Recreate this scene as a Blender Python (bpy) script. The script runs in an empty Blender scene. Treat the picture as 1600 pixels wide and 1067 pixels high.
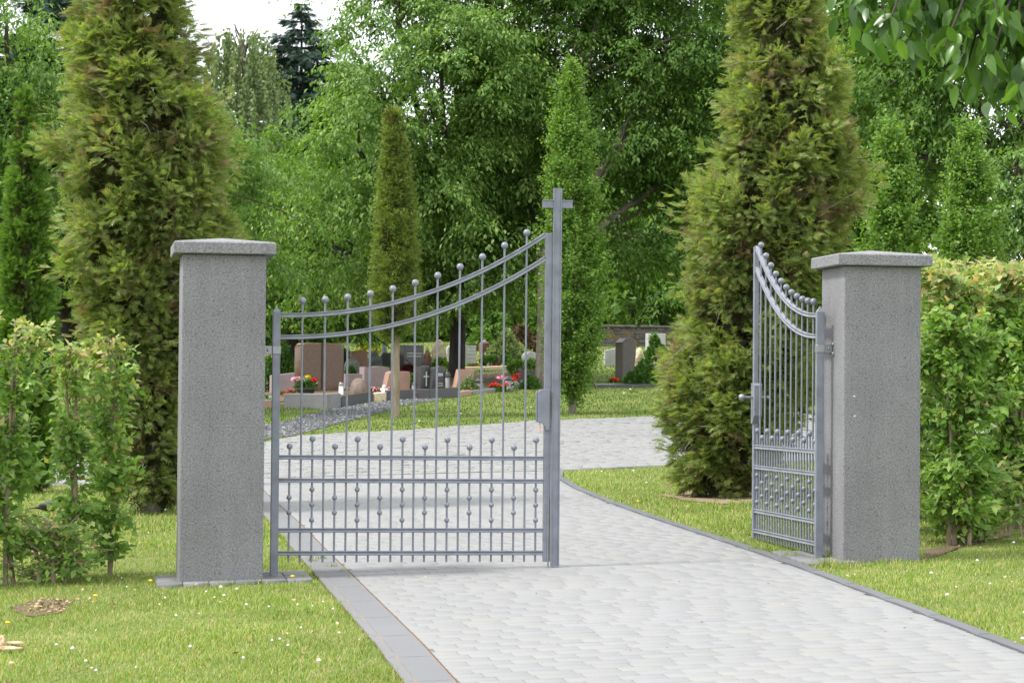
import bpy, bmesh, math, random
import numpy as np
from mathutils import Vector, Matrix

# ------------------------------------------------------------------ camera
SC = bpy.context.scene
COL = SC.collection
R = math.radians
rng = np.random.default_rng(11)
random.seed(5)
FPX = 3960.0                      # focal length in pixels of the 1600 px wide photograph
CAM = np.array([0.0, 0.0, 1.32])
PITCH, ROLL = math.atan(91.5 / FPX), R(0.5)
cam_data = bpy.data.cameras.new('camera')
cam = bpy.data.objects.new('camera', cam_data)
COL.objects.link(cam)
cam_data.sensor_width = 36.0
cam_data.lens = FPX / 1600 * 36.0
cam_data.clip_start = 0.1
cam_data.clip_end = 2000
cam_data.dof.use_dof = True
cam_data.dof.focus_distance = 19.0
cam_data.dof.aperture_fstop = 13.0
cam_m = Matrix.Rotation(math.pi / 2 + PITCH, 4, 'X') @ Matrix.Rotation(ROLL, 4, 'Z')
cam.matrix_world = Matrix.Translation(Vector(CAM)) @ cam_m
SC.camera = cam
SC.render.resolution_x, SC.render.resolution_y = 1024, 682

# ------------------------------------------------------------------ sky, sun, exposure
SUN_EL, SUN_AZ = R(55), R(-102)   # azimuth measured from +Y towards +X: the sun stands to the left, a little before the gate
world = bpy.data.worlds.new('World')
SC.world = world
world.use_nodes = True
wn, wl = world.node_tree.nodes, world.node_tree.links
wn.clear()
w_out = wn.new('ShaderNodeOutputWorld')
w_bg = wn.new('ShaderNodeBackground')
w_sky = wn.new('ShaderNodeTexSky')
w_sky.sky_type = 'NISHITA'
w_sky.sun_disc = False
w_sky.sun_elevation = SUN_EL
w_sky.sun_rotation = SUN_AZ
w_sky.dust_density = 3.0
w_tc = wn.new('ShaderNodeTexCoord')
w_no = wn.new('ShaderNodeTexNoise')
w_no.inputs['Scale'].default_value = 2.2
w_no.inputs['Detail'].default_value = 6
w_rp = wn.new('ShaderNodeMapRange')
w_rp.inputs['From Min'].default_value = 0.3
w_rp.inputs['From Max'].default_value = 0.6
w_rp.inputs['To Min'].default_value = 0.6
w_rp.inputs['To Max'].default_value = 1.0
w_mx = wn.new('ShaderNodeMix')
w_mx.data_type = 'RGBA'
w_mx.inputs[7].default_value = (7.6, 7.8, 8.0, 1)     # thin bright cloud
wl.new(w_tc.outputs['Generated'], w_no.inputs['Vector'])
wl.new(w_no.outputs['Fac'], w_rp.inputs['Value'])
wl.new(w_rp.outputs[0], w_mx.inputs[0])
wl.new(w_sky.outputs[0], w_mx.inputs[6])
wl.new(w_mx.outputs[2], w_bg.inputs['Color'])
w_bg.inputs['Strength'].default_value = 0.135
wl.new(w_bg.outputs[0], w_out.inputs['Surface'])

sun_data = bpy.data.lights.new('sun', 'SUN')
sun_data.energy = 2.0
sun_data.angle = R(7)
sun_data.color = (1.0, 0.96, 0.9)
sun = bpy.data.objects.new('sun', sun_data)
COL.objects.link(sun)
sd = Vector((math.sin(SUN_AZ) * math.cos(SUN_EL), math.cos(SUN_AZ) * math.cos(SUN_EL), math.sin(SUN_EL)))
sun.rotation_euler = sd.to_track_quat('Z', 'Y').to_euler()
SC.view_settings.view_transform = 'Standard'
SC.view_settings.look = 'None'
SC.view_settings.gamma = 1.0
SC.view_settings.exposure = 1.15
SC.view_settings.use_curve_mapping = False
SC.cycles.max_bounces = 9
SC.cycles.diffuse_bounces = 6
SC.cycles.transmission_bounces = 6
SC.cycles.transparent_max_bounces = 4

# ------------------------------------------------------------------ the lie of the land
A0 = np.array([-1.73, 18.6])      # left hinge of the gate
GA = R(9.5)                       # the gate's line is turned this much against the picture plane
UX, UY = math.cos(GA), math.sin(GA)
def uv2xy(u, v): return A0[0] + u * UX - v * UY, A0[1] + u * UY + v * UX
def xy2uv(x, y):
    dx, dy = np.asarray(x) - A0[0], np.asarray(y) - A0[1]
    return dx * UX + dy * UY, -dx * UY + dy * UX
def ground(x, y):
    x = np.asarray(x, float); y = np.asarray(y, float)
    u = (x - A0[0]) * UX + (y - A0[1]) * UY
    cross = 0.029 * 7.0 * np.tanh(u / 7.0)
    k = 2.0
    soft = k * np.logaddexp(0, (y - 34.0) / k)          # smooth ramp starting near y = 34
    soft2 = 6.0 * np.logaddexp(0, (y - 95.0) / 6.0)
    return cross + 0.020 * (y - 18.6) + 0.036 * soft - 0.04 * soft2
CR = np.array(cam_m.to_3x3())
def ray(px, py):
    d = CR @ np.array([(px - 800) / FPX, -(py - 533.5) / FPX, -1.0])
    return d / d[1]
def P(px, py, Y):                 # the point at distance Y seen at a pixel of the photograph
    return CAM + ray(px, py) * Y
def G(px, py):                    # the ground point seen at a pixel
    d = ray(px, py); lo, hi = 4.0, 160.0
    ys = np.linspace(lo, hi, 1600)
    pts = CAM[None] + d[None] * ys[:, None]
    below = pts[:, 2] < ground(pts[:, 0], pts[:, 1])
    i = int(np.argmax(below)) if below.any() else len(ys) - 1
    lo, hi = ys[max(i - 1, 0)], ys[i]
    for _ in range(30):
        m = (lo + hi) / 2; p = CAM + d * m
        if p[2] < ground(p[0], p[1]): hi = m
        else: lo = m
    p = CAM + d * hi
    return np.array([p[0], p[1], float(ground(p[0], p[1]))])

# ------------------------------------------------------------------ materials
def srgb(r, g, b):
    f = lambda c: c / 12.92 if c <= .04045 else ((c + .055) / 1.055) ** 2.4
    return (f(r / 255), f(g / 255), f(b / 255))
def new_mat(name):
    m = bpy.data.materials.new(name); m.use_nodes = True
    n, l = m.node_tree.nodes, m.node_tree.links
    return m, n, l, n['Principled BSDF'], n['Material Output']
def ramp(n, stops, interp='LINEAR'):
    r = n.new('ShaderNodeValToRGB'); e = r.color_ramp.elements
    r.color_ramp.interpolation = interp
    while len(e) < len(stops): e.new(0.5)
    for k, (p, c) in enumerate(stops):
        e[k].position = p; e[k].color = (*c, 1)
    return r
def noise(n, l, scale, detail=4, coord='Object', rough=0.55):
    tc = n.new('ShaderNodeTexCoord'); t = n.new('ShaderNodeTexNoise')
    t.inputs['Scale'].default_value = scale; t.inputs['Detail'].default_value = detail
    t.inputs['Roughness'].default_value = rough
    l.new(tc.outputs[coord], t.inputs['Vector'])
    return t
def bump(n, l, height, bsdf, strength, dist):
    b = n.new('ShaderNodeBump'); b.inputs['Strength'].default_value = strength
    b.inputs['Distance'].default_value = dist
    l.new(height, b.inputs['Height']); l.new(b.outputs[0], bsdf.inputs['Normal'])
def scale_by(n, l, col_out, fac_out, lo, hi):
    mr = n.new('ShaderNodeMapRange'); mr.inputs['To Min'].default_value = lo; mr.inputs['To Max'].default_value = hi
    l.new(fac_out, mr.inputs['Value'])
    mx = n.new('ShaderNodeMix'); mx.data_type = 'RGBA'; mx.blend_type = 'MULTIPLY'; mx.inputs[0].default_value = 1
    l.new(col_out, mx.inputs[6]); l.new(mr.outputs[0], mx.inputs[7])
    return mx.outputs[2]
def stone_mat(name, c1, c2, scale=40, rough=0.7, bstr=0.25, spec=0.4, fine=None):
    m, n, l, b, o = new_mat(name)
    c1 = tuple(c * .8 for c in c1); c2 = tuple(c * .8 for c in c2)
    t = noise(n, l, scale, 6); r = ramp(n, [(0.3, c1), (0.7, c2)])
    l.new(t.outputs['Fac'], r.inputs[0])
    t2 = noise(n, l, scale * .09, 3)
    l.new(scale_by(n, l, r.outputs[0], t2.outputs['Fac'], 0.72, 1.25), b.inputs['Base Color'])
    b.inputs['Roughness'].default_value = rough; b.inputs['Specular IOR Level'].default_value = spec
    bump(n, l, t.outputs['Fac'], b, bstr, 0.004)
    return m
def basalt_mat():
    m, n, l, b, o = new_mat('basalt_lava')
    t = noise(n, l, 80, 5, rough=.85); r = ramp(n, [(0.36, (.090, .090, .096)), (0.5, (.172, .172, .179)), (0.64, (.262, .262, .269))])
    l.new(t.outputs['Fac'], r.inputs[0])
    tc = n.new('ShaderNodeTexCoord'); mp = n.new('ShaderNodeMapping'); mp.inputs['Scale'].default_value = (1, 1, 1.8)
    v = n.new('ShaderNodeTexNoise'); v.inputs['Scale'].default_value = 72; v.inputs['Detail'].default_value = 1.5; v.inputs['Distortion'].default_value = .4   # irregular gas pits
    l.new(tc.outputs['Object'], mp.inputs[0]); l.new(mp.outputs[0], v.inputs['Vector'])
    pit = n.new('ShaderNodeMapRange'); pit.inputs['From Min'].default_value = .63; pit.inputs['From Max'].default_value = .70; pit.clamp = True
    l.new(v.outputs['Fac'], pit.inputs['Value'])
    sub = n.new('ShaderNodeMath'); sub.operation = 'MULTIPLY'; sub.inputs[1].default_value = 0.75; l.new(pit.outputs[0], sub.inputs[0])
    mx = n.new('ShaderNodeMix'); mx.data_type = 'RGBA'
    l.new(sub.outputs[0], mx.inputs[0]); l.new(r.outputs[0], mx.inputs[6]); mx.inputs[7].default_value = (.055, .055, .06, 1)
    t2 = noise(n, l, 2.2, 6); c = scale_by(n, l, mx.outputs[2], t2.outputs['Fac'], 0.72, 1.28)
    mp2 = n.new('ShaderNodeMapping'); mp2.inputs['Scale'].default_value = (9, 9, .5); l.new(tc.outputs['Object'], mp2.inputs[0])
    st = n.new('ShaderNodeTexNoise'); st.inputs['Scale'].default_value = 1.4; st.inputs['Detail'].default_value = 5; l.new(mp2.outputs[0], st.inputs['Vector'])   # faint rain streaks
    l.new(scale_by(n, l, c, st.outputs['Fac'], 0.84, 1.16), b.inputs['Base Color'])
    b.inputs['Roughness'].default_value = 0.85
    inv = n.new('ShaderNodeMath'); inv.operation = 'SUBTRACT'; inv.inputs[0].default_value = 1; l.new(pit.outputs[0], inv.inputs[1])
    bump(n, l, inv.outputs[0], b, 0.5, 0.004)
    return m
def paint_mat(name, col, rough=0.42, metal=0.15):
    m, n, l, b, o = new_mat(name)
    t = noise(n, l, 9, 5); r = ramp(n, [(0.3, tuple(c * .78 for c in col)), (0.5, col), (0.7, tuple(min(1, c * 1.16) for c in col))])
    l.new(t.outputs['Fac'], r.inputs[0]); l.new(r.outputs[0], b.inputs['Base Color'])
    b.inputs['Roughness'].default_value = rough; b.inputs['Metallic'].default_value = metal
    t2 = noise(n, l, 260, 2); bump(n, l, t2.outputs['Fac'], b, 0.08, 0.001)
    return m
def leaf_mat(name, stops, trans=0.35, rough=0.5, spec=0.3, big=0.0, tint=1.35, patch=None):
    m, n, l, b, o = new_mat(name)
    g = n.new('ShaderNodeNewGeometry'); oi = n.new('ShaderNodeObjectInfo')
    ad = n.new('ShaderNodeMath'); ad.operation = 'ADD'; l.new(g.outputs['Random Per Island'], ad.inputs[0]); l.new(oi.outputs['Random'], ad.inputs[1])
    fr = n.new('ShaderNodeMath'); fr.operation = 'FRACT'; l.new(ad.outputs[0], fr.inputs[0])
    r = ramp(n, stops); l.new(fr.outputs[0], r.inputs[0])
    col = r.outputs[0]
    if big:
        t = noise(n, l, big, 3); col = scale_by(n, l, col, t.outputs['Fac'], 0.6, 1.4)
    if patch:                                        # dieback: brown patches of their own shape
        pc, psc, lo, hi = patch
        t3 = noise(n, l, psc, 4); mr = n.new('ShaderNodeMapRange'); mr.inputs['From Min'].default_value = lo; mr.inputs['From Max'].default_value = hi
        l.new(t3.outputs['Fac'], mr.inputs['Value']); pm = n.new('ShaderNodeMix'); pm.data_type = 'RGBA'
        l.new(mr.outputs[0], pm.inputs[0]); l.new(col, pm.inputs[6]); pm.inputs[7].default_value = (*pc, 1); col = pm.outputs[2]
    l.new(col, b.inputs['Base Color'])
    b.inputs['Roughness'].default_value = rough; b.inputs['Specular IOR Level'].default_value = spec
    tr = n.new('ShaderNodeBsdfTranslucent'); mul = n.new('ShaderNodeMix'); mul.data_type = 'RGBA'; mul.blend_type = 'MULTIPLY'
    mul.inputs[0].default_value = 1; mul.inputs[7].default_value = (tint, tint * 1.05, 0.55, 1)
    l.new(col, mul.inputs[6]); l.new(mul.outputs[2], tr.inputs['Color'])
    ms = n.new('ShaderNodeMixShader'); ms.inputs[0].default_value = trans
    l.new(b.outputs[0], ms.inputs[1]); l.new(tr.outputs[0], ms.inputs[2]); l.new(ms.outputs[0], o.inputs['Surface'])
    return m
def plain_mat(name, col, rough=0.6, spec=0.4, vary=0.15, scale=30, bstr=0.0):
    m, n, l, b, o = new_mat(name)
    t = noise(n, l, scale, 4)
    r = ramp(n, [(0.25, tuple(c * (1 - vary) for c in col)), (0.75, tuple(min(1, c * (1 + vary)) for c in col))])
    l.new(t.outputs['Fac'], r.inputs[0]); l.new(r.outputs[0], b.inputs['Base Color'])
    b.inputs['Roughness'].default_value = rough; b.inputs['Specular IOR Level'].default_value = spec
    if bstr: bump(n, l, t.outputs['Fac'], b, bstr, 0.01)
    return m
def paver_mat(name, stops, stain=0.9):
    m, n, l, b, o = new_mat(name)
    g = n.new('ShaderNodeNewGeometry'); oi = n.new('ShaderNodeObjectInfo')
    ad = n.new('ShaderNodeMath'); ad.operation = 'ADD'; l.new(g.outputs['Random Per Island'], ad.inputs[0]); l.new(oi.outputs['Random'], ad.inputs[1])
    fr = n.new('ShaderNodeMath'); fr.operation = 'FRACT'; l.new(ad.outputs[0], fr.inputs[0])
    r = ramp(n, stops); l.new(fr.outputs[0], r.inputs[0])
    gp = n.new('ShaderNodeTexNoise'); gp.inputs['Scale'].default_value = 0.9; gp.inputs['Detail'].default_value = 6
    l.new(g.outputs['Position'], gp.inputs['Vector'])
    gf = n.new('ShaderNodeTexNoise'); gf.inputs['Scale'].default_value = 90; gf.inputs['Detail'].default_value = 4
    l.new(g.outputs['Position'], gf.inputs['Vector'])
    c = scale_by(n, l, r.outputs[0], gp.outputs['Fac'], stain, 2 - stain)
    c = scale_by(n, l, c, gf.outputs['Fac'], 0.9, 1.1)
    l.new(c, b.inputs['Base Color']); b.inputs['Roughness'].default_value = 0.85; b.inputs['Specular IOR Level'].default_value = 0.25
    bump(n, l, gf.outputs['Fac'], b, 0.2, 0.003)
    return m
def lawn_mat():
    m, n, l, b, o = new_mat('lawn_floor')
    t = noise(n, l, 1.1, 6); t2 = noise(n, l, 38, 5)
    r = ramp(n, [(0.25, (.11, .14, .04)), (0.5, (.15, .185, .055)), (0.68, (.21, .22, .08)), (0.85, (.26, .22, .12))])
    l.new(t.outputs['Fac'], r.inputs[0])
    l.new(scale_by(n, l, r.outputs[0], t2.outputs['Fac'], 0.55, 1.45), b.inputs['Base Color'])
    b.inputs['Roughness'].default_value = 1; b.inputs['Specular IOR Level'].default_value = 0.1
    bump(n, l, t2.outputs['Fac'], b, 0.9, 0.03)
    return m
def bark_mat(name, c1, c2, scale=14):
    m, n, l, b, o = new_mat(name)
    tc = n.new('ShaderNodeTexCoord'); mp = n.new('ShaderNodeMapping'); mp.inputs['Scale'].default_value = (1, 1, .22)
    t = n.new('ShaderNodeTexNoise'); t.inputs['Scale'].default_value = scale; t.inputs['Detail'].default_value = 7; t.inputs['Roughness'].default_value = .7
    l.new(tc.outputs['Object'], mp.inputs[0]); l.new(mp.outputs[0], t.inputs['Vector'])
    r = ramp(n, [(0.35, c1), (0.68, c2)]); l.new(t.outputs['Fac'], r.inputs[0]); l.new(r.outputs[0], b.inputs['Base Color'])
    b.inputs['Roughness'].default_value = .95; bump(n, l, t.outputs['Fac'], b, .8, .02)
    return m

MT = {}
MT['basalt'] = basalt_mat()
MT['gate'] = paint_mat('grey_gate_paint', (0.173, 0.1855, 0.2214))
MT['steel'] = paint_mat('galvanised_steel', (0.2592, 0.2664, 0.2808), 0.4, 0.7)
MT['paver'] = paver_mat('light_concrete_pavers', [(0, (.220, .2205, .222)), (.45, (.2245, .2245, .224)), (.72, (.229, .228, .222)), (.8, (.232, .2295, .220)), (.82, (.222, .2225, .225)), (1, (.2245, .225, .2275))])
MT['cobble'] = paver_mat('pale_concrete_setts', [(0, (0.2054, 0.2054, 0.203)), (.5, (0.2296, 0.228, 0.2215)), (1, (0.2175, 0.2191, 0.2215))])
MT['bed'] = plain_mat('sand_joint', (.20, .19, .17), 1, .1, .25, 60)
MT['kerb'] = paver_mat('grey_kerb_stone', [(0, (0.1555, 0.1573, 0.1629)), (.5, (0.1592, 0.1609, 0.1665)), (1, (0.1648, 0.1665, 0.1712))], .88)
MT['kerb_dark'] = paver_mat('dark_kerb_stone', [(0, (.105, .108, .118)), (1, (.13, .132, .14))], .8)
MT['slab'] = paver_mat('grey_apron_slab', [(0, (.13, .13, .135)), (.5, (.17, .17, .17)), (1, (.2, .197, .19))], .75)
MT['lawn'] = lawn_mat()
MT['soil'] = plain_mat('dark_soil', (0.136, 0.096, 0.0672), 1, .1, .4, 30, .8)
MT['sandy'] = plain_mat('dry_sandy_soil', (.25, .19, .135), 1, .1, .3, 22, .8)
MT['moss'] = plain_mat('joint_moss', (.13, .095, .06), 1, .1, .5, 40, .8)
MT['gravel'] = paver_mat('grey_gravel', [(0, (.06, .063, .07)), (.6, (.11, .113, .12)), (.9, (.18, .18, .18)), (1, (.3, .3, .29))])
MT['gravel_bed'] = plain_mat('gravel_bed', (.085, .088, .094), 1, .1, .5, 60, .8)
MT['bark'] = bark_mat('dark_bark', (.018, .015, .012), (.06, .05, .042))
MT['bark_grey'] = bark_mat('grey_bark', (.09, .075, .06), (.22, .19, .155))
MT['bark_tan'] = bark_mat('tan_bark', (.16, .12, .08), (.33, .27, .19))
MT['stake'] = bark_mat('weathered_stake', (.25, .22, .19), (.45, .41, .36))
MT['twig'] = bark_mat('dry_twig', (.2, .17, .13), (.4, .36, .3), 40)
MT['grass'] = leaf_mat('grass_blades', [(0, (0.1003, 0.1863, 0.02577)), (.35, (0.171, 0.2653, 0.04685)), (.62, (0.2359, 0.3161, 0.07028)), (.8, (0.3185, 0.3275, 0.1054)), (.92, (0.4247, 0.35, 0.1757)), (1, (0.4954, 0.3839, 0.2225))], .3, .6, .2, 0.8)
MT['grass_far'] = leaf_mat('shade_tinted_lawn_blades', [(0, (0.0561, 0.1276, 0.01606)), (.5, (0.0935, 0.1796, 0.02678)), (.85, (0.1403, 0.2127, 0.04016)), (1, (0.2431, 0.2268, 0.08925))], .3, .6, .2, 0.6)  # greener far lawn, with the trees' shade painted into its darker tones
MT['thuja'] = leaf_mat('thuja_sprays', [(0, (0.14, 0.2142, 0.06519)), (.35, (0.21, 0.2989, 0.08147)), (.7, (0.2902, 0.3736, 0.09777)), (.82, (0.3701, 0.4284, 0.1303)), (.86, (0.2801, 0.2291, 0.1303)), (1, (0.2801, 0.1793, 0.1303))], .42, .65, .2, 1.3, 1.25, ((0.24, 0.1643, 0.1195), 2.6, .55, .69))
MT['thuja_green'] = leaf_mat('thuja_green_sprays', [(0, (0.0648, 0.1444, 0.0255)), (.5, (0.1152, 0.2128, 0.03825)), (1, (0.18, 0.2812, 0.0595))], .4, .6, .25, 1.3)
MT['thuja_brown'] = leaf_mat('thuja_inner_sprays', [(0, (0.036, 0.04875, 0.015)), (.6, (0.06, 0.065, 0.024)), (1, (0.09, 0.065, 0.036))], .2, .8, .1, 1.3)  # brown inner sprays, colour darkened to paint shade into the gaps between clumps
MT['thuja_olive'] = leaf_mat('olive_thuja_sprays', [(0, (0.1063, 0.1755, 0.0375)), (.5, (0.1812, 0.2565, 0.05625)), (.85, (0.2625, 0.324, 0.08125)), (1, (0.25, 0.189, 0.1))], .4, .65, .2, 1.6, 1.25, ((0.2125, 0.1553, 0.0875), 3.0, .63, .78))
MT['hornbeam'] = leaf_mat('hornbeam_leaves', [(0, (0.07223, 0.1583, 0.02756)), (.5, (0.1263, 0.2333, 0.03859)), (.85, (0.1896, 0.3, 0.05513)), (1, (0.2438, 0.35, 0.07166))], .42, .5, .3, 1.0)
MT['hedge'] = leaf_mat('hedge_leaves', [(0, (.11, .22, .045)), (.45, (.18, .31, .065)), (.8, (.26, .39, .09)), (.95, (.33, .43, .13)), (1, (.40, .30, .14))], .42, .45, .35, 1.2)
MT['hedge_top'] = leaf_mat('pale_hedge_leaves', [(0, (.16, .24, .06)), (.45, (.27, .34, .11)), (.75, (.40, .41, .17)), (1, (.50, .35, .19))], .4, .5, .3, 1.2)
MT['linden'] = leaf_mat('linden_leaves', [(0, (0.07213, 0.1409, 0.03291)), (.5, (0.1263, 0.2289, 0.05289)), (.85, (0.1984, 0.3171, 0.08228)), (1, (0.3246, 0.4227, 0.1528))], .38, .55, .22, .8)
MT['linden_dark'] = leaf_mat('dark_linden_leaves', [(0, (0.04784, 0.1001, 0.02006)), (.5, (0.08203, 0.1612, 0.0301)), (.9, (0.131, 0.2336, 0.05014)), (1, (0.2165, 0.3114, 0.08915))], .38, .55, .2, .8)
MT['maple'] = leaf_mat('maple_leaves', [(0, (0.0652, 0.1428, 0.0276)), (.5, (0.114, 0.2168, 0.0414)), (1, (0.1739, 0.2962, 0.0644))], .38, .55, .22, .8)
MT['fresh'] = leaf_mat('fresh_leaves', [(0, (0.068, 0.1445, 0.027)), (.5, (0.1105, 0.204, 0.0405)), (1, (0.17, 0.272, 0.063))], .4, .5, .3, .5)
MT['birch'] = leaf_mat('birch_leaves', [(0, (0.1105, 0.1625, 0.065)), (1, (0.221, 0.2795, 0.13))], .3, .6, .2, .3)
MT['spruce'] = leaf_mat('spruce_needles', [(0, (.022, .05, .033)), (.6, (.04, .078, .052)), (1, (.07, .115, .078))], .1, .7, .2, .3)
MT['cherry'] = leaf_mat('cherry_leaves', [(0, (0.03888, 0.09392, 0.01944)), (.6, (0.0729, 0.1602, 0.02808)), (1, (0.1215, 0.2321, 0.04104))], .48, .3, .5)
MT['shrub'] = leaf_mat('shrub_leaves', [(0, (.04, .10, .018)), (1, (.10, .21, .035))], .3, .5, .3, 2)
MT['shrub_pale'] = leaf_mat('pale_shrub_leaves', [(0, (.10, .16, .07)), (1, (.28, .34, .17))], .3, .5, .3, 2)
MT['shrub_yellow'] = leaf_mat('yellow_shrub_leaves', [(0, (.22, .24, .02)), (1, (.42, .42, .05))], .3, .5, .3, 2)
MT['shrub_copper'] = leaf_mat('copper_shrub_leaves', [(0, (.055, .04, .022)), (1, (.13, .09, .045))], .2, .6, .2, 2)
MT['shrub_red'] = leaf_mat('dark_red_leaves', [(0, (.06, .012, .015)), (1, (.15, .03, .03))], .2, .6, .2, 2)
MT['petal_white'] = plain_mat('white_petals', (0.64, 0.632, 0.608), .7, .2, .08)
MT['petal_pink'] = plain_mat('pink_petals', (.78, .28, .38), .7, .2, .25, 50)
MT['petal_palepink'] = plain_mat('pale_pink_petals', (.82, .45, .55), .7, .2, .15, 50)
MT['petal_mauve'] = plain_mat('mauve_petals', (.55, .22, .42), .7, .2, .25, 50)
MT['petal_red'] = plain_mat('red_petals', (.6, .03, .035), .7, .2, .3, 50)
MT['petal_orange'] = plain_mat('orange_red_petals', (.75, .09, .04), .7, .2, .2, 50)
MT['petal_yellow'] = plain_mat('yellow_petals', (.82, .55, .03), .7, .2, .1)
MT['granite_brown'] = stone_mat('polished_brown_granite', (.085, .047, .028), (.18, .10, .056), 26, .2, .05, .5)
MT['granite_red'] = stone_mat('red_granite', (.2, .085, .06), (.36, .18, .13), 60, .35, .08, .5)
MT['granite_rose'] = stone_mat('rose_granite', (0.3735, 0.219, 0.1609), (0.541, 0.3478, 0.264), 60, .6, .15)
MT['granite_grey'] = stone_mat('grey_granite', (.2, .195, .2), (.33, .32, .33), 70, .55, .15)
MT['granite_light'] = stone_mat('light_grey_granite', (0.414, 0.414, 0.414), (0.575, 0.575, 0.5635), 70, .7, .15)
MT['granite_mauve'] = stone_mat('mauve_granite', (0.276, 0.207, 0.207), (0.414, 0.3335, 0.3277), 60, .5, .1)
MT['granite_dark'] = stone_mat('dark_granite', (.045, .045, .048), (.085, .085, .09), 80, .3, .05, .6)
MT['granite_taupe'] = stone_mat('taupe_granite', (.085, .07, .06), (.15, .125, .105), 50, .28, .05, .4)
MT['rock_blue'] = stone_mat('bluish_rock', (.16, .19, .21), (.38, .41, .43), 9, .8, .7)
MT['rock_tan'] = stone_mat('tan_sandstone', (0.6825, 0.4713, 0.3087), (0.8, 0.7638, 0.5525), 16, .9, .5)
MT['rock_green'] = stone_mat('greenish_rock', (.19, .21, .19), (.33, .35, .31), 16, .85, .5)
MT['rock_brown'] = stone_mat('brown_boulder', (.15, .115, .09), (.27, .21, .165), 16, .8, .5)
MT['wall_stone'] = stone_mat('field_stone', (.06, .056, .05), (.17, .16, .145), 5, .95, .9)
MT['plastic'] = plain_mat('dark_grey_plastic', (.06, .065, .075), .5, .4, .1)
MT['white_plastic'] = plain_mat('white_plastic', (.75, .75, .74), .4, .5, .05)
MT['inscription'] = plain_mat('white_inscription', (.62, .62, .6), .6, .3, .05)
MT['groove'] = plain_mat('dark_groove', (.05, .022, .018), .6, .3, .1)
MT['feather'] = plain_mat('black_feathers', (.012, .012, .013), .5, .4, .2)
MT['beak'] = plain_mat('orange_beak', (.7, .32, .03), .5, .4, .1)
MT['bark_chip'] = stone_mat('broken_bark', (.30, .17, .08), (.72, .54, .36), 14, .95, .8)
MT['key_tag'] = plain_mat('salmon_key_tag', (.66, .36, .24), .5, .4, .05)

# ------------------------------------------------------------------ mesh helpers
def link(name, me, parent=None, loc=None, rotz=None):
    o = bpy.data.objects.new(name, me); COL.objects.link(o)
    if loc is not None: o.location = [float(c) for c in loc]
    if rotz is not None: o.rotation_euler = (0, 0, rotz)
    if parent is not None: o.parent = parent
    return o
def tag(o, label=None, cat=None, group=None, kind=None):
    if label: o['label'] = label
    if cat: o['category'] = cat
    if group: o['group'] = group
    if kind: o['kind'] = kind
    return o
def empty(name, loc, rotz=0, label=None, cat=None, group=None):
    e = link(name, None, None, loc, rotz); e.empty_display_size = .2
    return tag(e, label, cat, group)
def np_mesh(name, V, F, mat, smooth=False):
    """V (n,3); F list of arrays (m,k) of faces with k corners"""
    V = np.asarray(V, np.float32); me = bpy.data.meshes.new(name)
    Fs = [np.asarray(f, np.int32) for f in (F if isinstance(F, list) else [F]) if len(f)]
    loops = np.concatenate([f.ravel() for f in Fs]); tot = np.concatenate([np.full(len(f), f.shape[1], np.int32) for f in Fs])
    st = np.concatenate([[0], np.cumsum(tot)[:-1]]).astype(np.int32)
    me.vertices.add(len(V)); me.vertices.foreach_set('co', V.ravel())
    me.loops.add(len(loops)); me.loops.foreach_set('vertex_index', loops)
    me.polygons.add(len(tot)); me.polygons.foreach_set('loop_start', st)
    try: me.polygons.foreach_set('loop_total', tot)
    except Exception: pass
    if smooth: me.polygons.foreach_set('use_smooth', np.ones(len(tot), bool))
    me.materials.append(MT[mat] if isinstance(mat, str) else mat)
    me.update(calc_edges=True); me.validate()
    return me
def bm_mesh(name, bm, mat, smooth=False):
    bmesh.ops.recalc_face_normals(bm, faces=bm.faces)
    me = bpy.data.meshes.new(name); bm.to_mesh(me); bm.free()
    me.materials.append(MT[mat] if isinstance(mat, str) else mat)
    if smooth:
        for p in me.polygons: p.use_smooth = True
    return me
def box_bm(lo, hi, bev=0.0, bm=None, seg=1):
    bm = bm or bmesh.new()
    c = [(l + h) / 2 for l, h in zip(lo, hi)]; s = [h - l for l, h in zip(lo, hi)]
    r = bmesh.ops.create_cube(bm, size=1, matrix=Matrix.Translation(c) @ Matrix.Diagonal((*s, 1)))
    if bev:
        es = list({e for v in r['verts'] for e in v.link_edges})
        bmesh.ops.bevel(bm, geom=es, offset=bev, segments=seg, affect='EDGES', profile=.6)
    return bm
def box_me(name, lo, hi, mat, bev=0.0, seg=1): return bm_mesh(name, box_bm(lo, hi, bev, None, seg), mat)
def prism_bm(poly, y0, y1, bev=0.0, bm=None, seg=2):
    """outline in x,z extruded from y0 to y1"""
    bm = bm or bmesh.new()
    a = [bm.verts.new((x, y0, z)) for x, z in poly]; b = [bm.verts.new((x, y1, z)) for x, z in poly]
    n = len(poly); f = [bm.faces.new(a), bm.faces.new(b[::-1])]
    for i in range(n): bm.faces.new([a[i], b[i], b[(i + 1) % n], a[(i + 1) % n]])
    if bev:
        es = [e for e in f[0].edges] + [e for e in f[1].edges]
        bmesh.ops.bevel(bm, geom=es, offset=bev, segments=seg, affect='EDGES', profile=.6)
    return bm
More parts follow.
